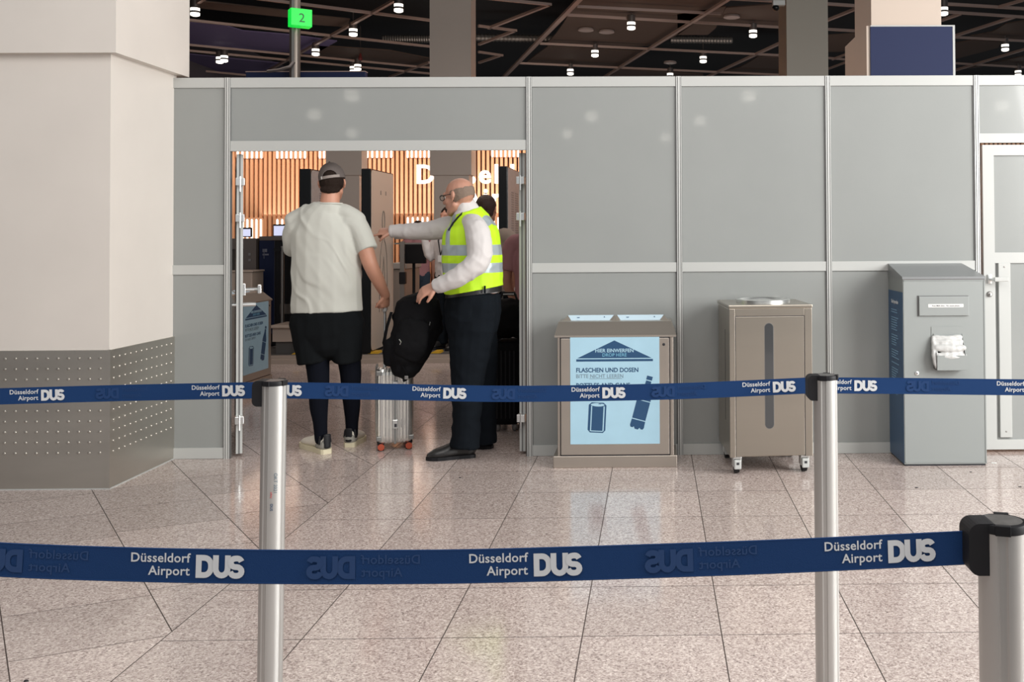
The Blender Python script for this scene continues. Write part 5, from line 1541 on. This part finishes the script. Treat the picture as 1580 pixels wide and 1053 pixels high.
for z, g in ((zb, .90), (zb + .010, .955), (zb + .028, .99), (zb + .05, 1), (ztp - .05, 1), (ztp - .028, .985), (ztp - .010, .94), (ztp, .86)):
    vs += [(x * g, .02 + (y - .02) * g, z) for x, y in R0]
fs = [(i * n + k, i * n + (k + 1) % n, (i + 1) * n + (k + 1) % n, (i + 1) * n + k) for i in range(7) for k in range(n)] + [tuple(range(n - 1, -1, -1)), tuple(range(7 * n, 8 * n))]
m.add(vs, fs)
part('shell', m, M['case_alu'], t)
part('frame_band', MB().rbox(-.009, .009, -.168, .208, zb - .004, ztp + .004, .004), M['case_edge'], t)
for z in (.18, .44):
    l = part('latch', MB().rbox(-.018, .018, -.176, -.164, z - .03, z + .03, .004), M['alu'], t)
    part('latch_catch', MB().box(-.006, .010, -.179, -.175, z - .018, z + .004), M['ink'], l)
for sx in (-1, 1):
    for z in (zb + .02, ztp - .05):
        part('corner_guard', MB().rbox(sx * w2 - .030 * (sx > 0) - .003 * (sx < 0), sx * w2 + .030 * (sx < 0) + .003 * (sx > 0), -.164, -.12, z, z + .03, .004), M['case_edge'], t)
part('carry_handle', MB().tube([(.03, -.06, ztp), (.03, -.05, ztp + .022), (.03, .09, ztp + .022), (.03, .10, ztp)], .009, 8), M['rubber'], t, True)
for sx in (-1, 1):
    for yy in (-.12, .16):
        wh = part('wheel', MB().tube([(sx * (w2 - .028) - .020, yy, .026), (sx * (w2 - .028) + .020, yy, .026)], .026, 18), M['rubber'], t, True)
        part('wheel_hub', MB().tube([(sx * (w2 - .028), yy - .030, .026), (sx * (w2 - .028), yy + .030, .026)], .022, 18), M['orange'], wh, True)
        part('wheel_fork', MB().rbox(sx * (w2 - .028) - .024, sx * (w2 - .028) + .024, yy - .02, yy + .02, .045, .062, .004), M['rubber'], wh)
gx = at(589, 500, .25).x - t.location.x
gz = at(590, 479, .28).z
th = part('telescopic_handle', MB().tube([(gx - .004, -.07, .30), (gx - .004, -.07, gz)], .0075, 10).tube([(gx + .012, .07, .30), (gx + .004, .07, gz)], .0075, 10).tube([(gx - .004, -.07, .50), (gx - .004, -.07, .62)], .0105, 10).tube([(gx - .004, -.07, .50), (gx - .004, -.07, .72)], .0092, 10), M['alu'], t, True)
part('grip', MB().limb([(gx - .004, -.09, gz), (gx, 0, gz + .006), (gx + .006, .09, gz)], [(.016, .013)] * 3), mat('grip_grey', (.30, .29, .28), .5), th, True)

# ================================================================ BACKPACK leaning on the suitcase
Yb = .12
t = thing('backpack', A(628, 560, Yb), 0, label='black backpack slung over the silver suitcase, held by the official', cat='bag')
b = MB()
b.limb([A(645, 474, Yb), A(645, 498, Yb), A(637, 524, Yb), A(628, 548, Yb), A(626, 562, Yb)], [(.150, .10), (.158, .12), (.146, .13), (.132, .13), (.10, .10)], side=(1, 0, .15))
b.limb([A(612, 489, Yb), A(640, 470, Yb), A(664, 461, Yb)], [.030, .045, .040])
b.limb([A(606, 535, Yb - .05), A(602, 555, Yb - .04)], [.06, .045]).limb([A(645, 555, Yb), A(642, 570, Yb)], [.05, .025])
b.limb([A(672, 480, Yb), A(676, 510, Yb)], [.035, .03])
bp = body_part('main_compartment', b, .008, M['bag'], t, 4, folds(.008, 9, seed=2))
b = MB().limb([A(640, 500, Yb - .10), A(634, 530, Yb - .12), A(628, 548, Yb - .11)], [(.10, .04), (.11, .045), (.09, .035)], side=(1, 0, .15))
body_part('front_pocket', b, .007, M['bag'], t, 3, folds(.004, 14))
part('shoulder_strap', MB().tube([A(604, 482, Yb - .03), A(597, 505, Yb - .06), A(592, 530, Yb - .05), A(598, 552, Yb - .02)], [(.006, .018)] * 4, 8), M['bag'], t, True, world=True)
part('carry_loop', MB().tube([A(660, 462, Yb - .05), A(655, 452, Yb - .22), A(648, 456, Yb - .24), A(640, 468, Yb - .08)], .010, 8), M['bag'], t, True, world=True)
s_ = part('hanging_strap', MB().tube([A(620, 565, Yb - .10), A(626, 575, Yb - .12), A(628, 585, Yb - .11), A(622, 588, Yb - .11)], [(.004, .012)] * 4, 8), M['bag'], t, True, world=True)
part('buckle', MB().rbox(-.012, .012, -.004, .004, -.012, .012, .003, Matrix.Translation(A(627, 583, Yb - .125))), M['steel_dark'], s_, world=True)
part('zip_pull', MB().tube([A(616, 524, Yb - .16), A(619, 528, Yb - .165), A(617, 532, Yb - .16)], .0035, 6), M['alu'], t, world=True)
part('zip_line', MB().tube([A(664, 497, Yb - .10), A(655, 530, Yb - .135), A(645, 552, Yb - .12)], .003, 6), M['steel_dark'], t, world=True)

# ================================================================ DARK LUGGAGE behind the official
xa, xb = at(766, 600, .95).x, at(804, 600, .95).x
t = thing('suitcase', ((xa + xb) / 2, .95, 0), 0, label='black upright suitcase with grey wheels behind the official in the yellow vest', cat='suitcase')
w2 = (xb - xa) / 2
part('shell', MB().rbox(-w2, w2, -.16, .2, .05, .66, .03), M['bag'], t)
for k in range(5):
    part('rib', MB().rbox(-w2 + .03 + k * (2 * w2 - .06) / 4 - .005, -w2 + .03 + k * (2 * w2 - .06) / 4 + .005, -.165, -.155, .10, .60, .002), M['rubber'], t)
for sx in (-1, 1):
    for yy in (-.12, .16):
        part('wheel', MB().ball((sx * (w2 - .03), yy, .03), (.022, .030, .030)), mat('wheel_grey', (.16, .15, .145), .5), t, True)
part('telescopic_handle', MB().tube([(-w2 + .03, .1, .3), (-w2 + .03, .1, 1.0)], .007, 8).tube([(w2 - .05, .1, .3), (w2 - .05, .1, 1.0)], .007, 8).tube([(-w2 + .03, .1, 1.0), (w2 - .05, .1, 1.0)], .010, 8), M['steel_dark'], t, True)
t = thing('travel_bag', ((xa + xb) / 2, .93, .66), 0, label='black soft travel bag lying on top of the black suitcase', cat='bag')
b = MB().limb([(-.09, 0, .14), (.02, 0, .17), (.10, 0, .13)], [(.13, .13), (.15, .15), (.12, .12)])
me = fuse(b, .010, 4, None, 'bag_body', folds(.008, 9))
link('bag_body', me, M['bag'], t)
part('handles', MB().tube([(-.07, -.02, .28), (-.04, -.02, .36), (.05, -.02, .36), (.08, -.02, .28)], .009, 8), M['rubber'], t, True)
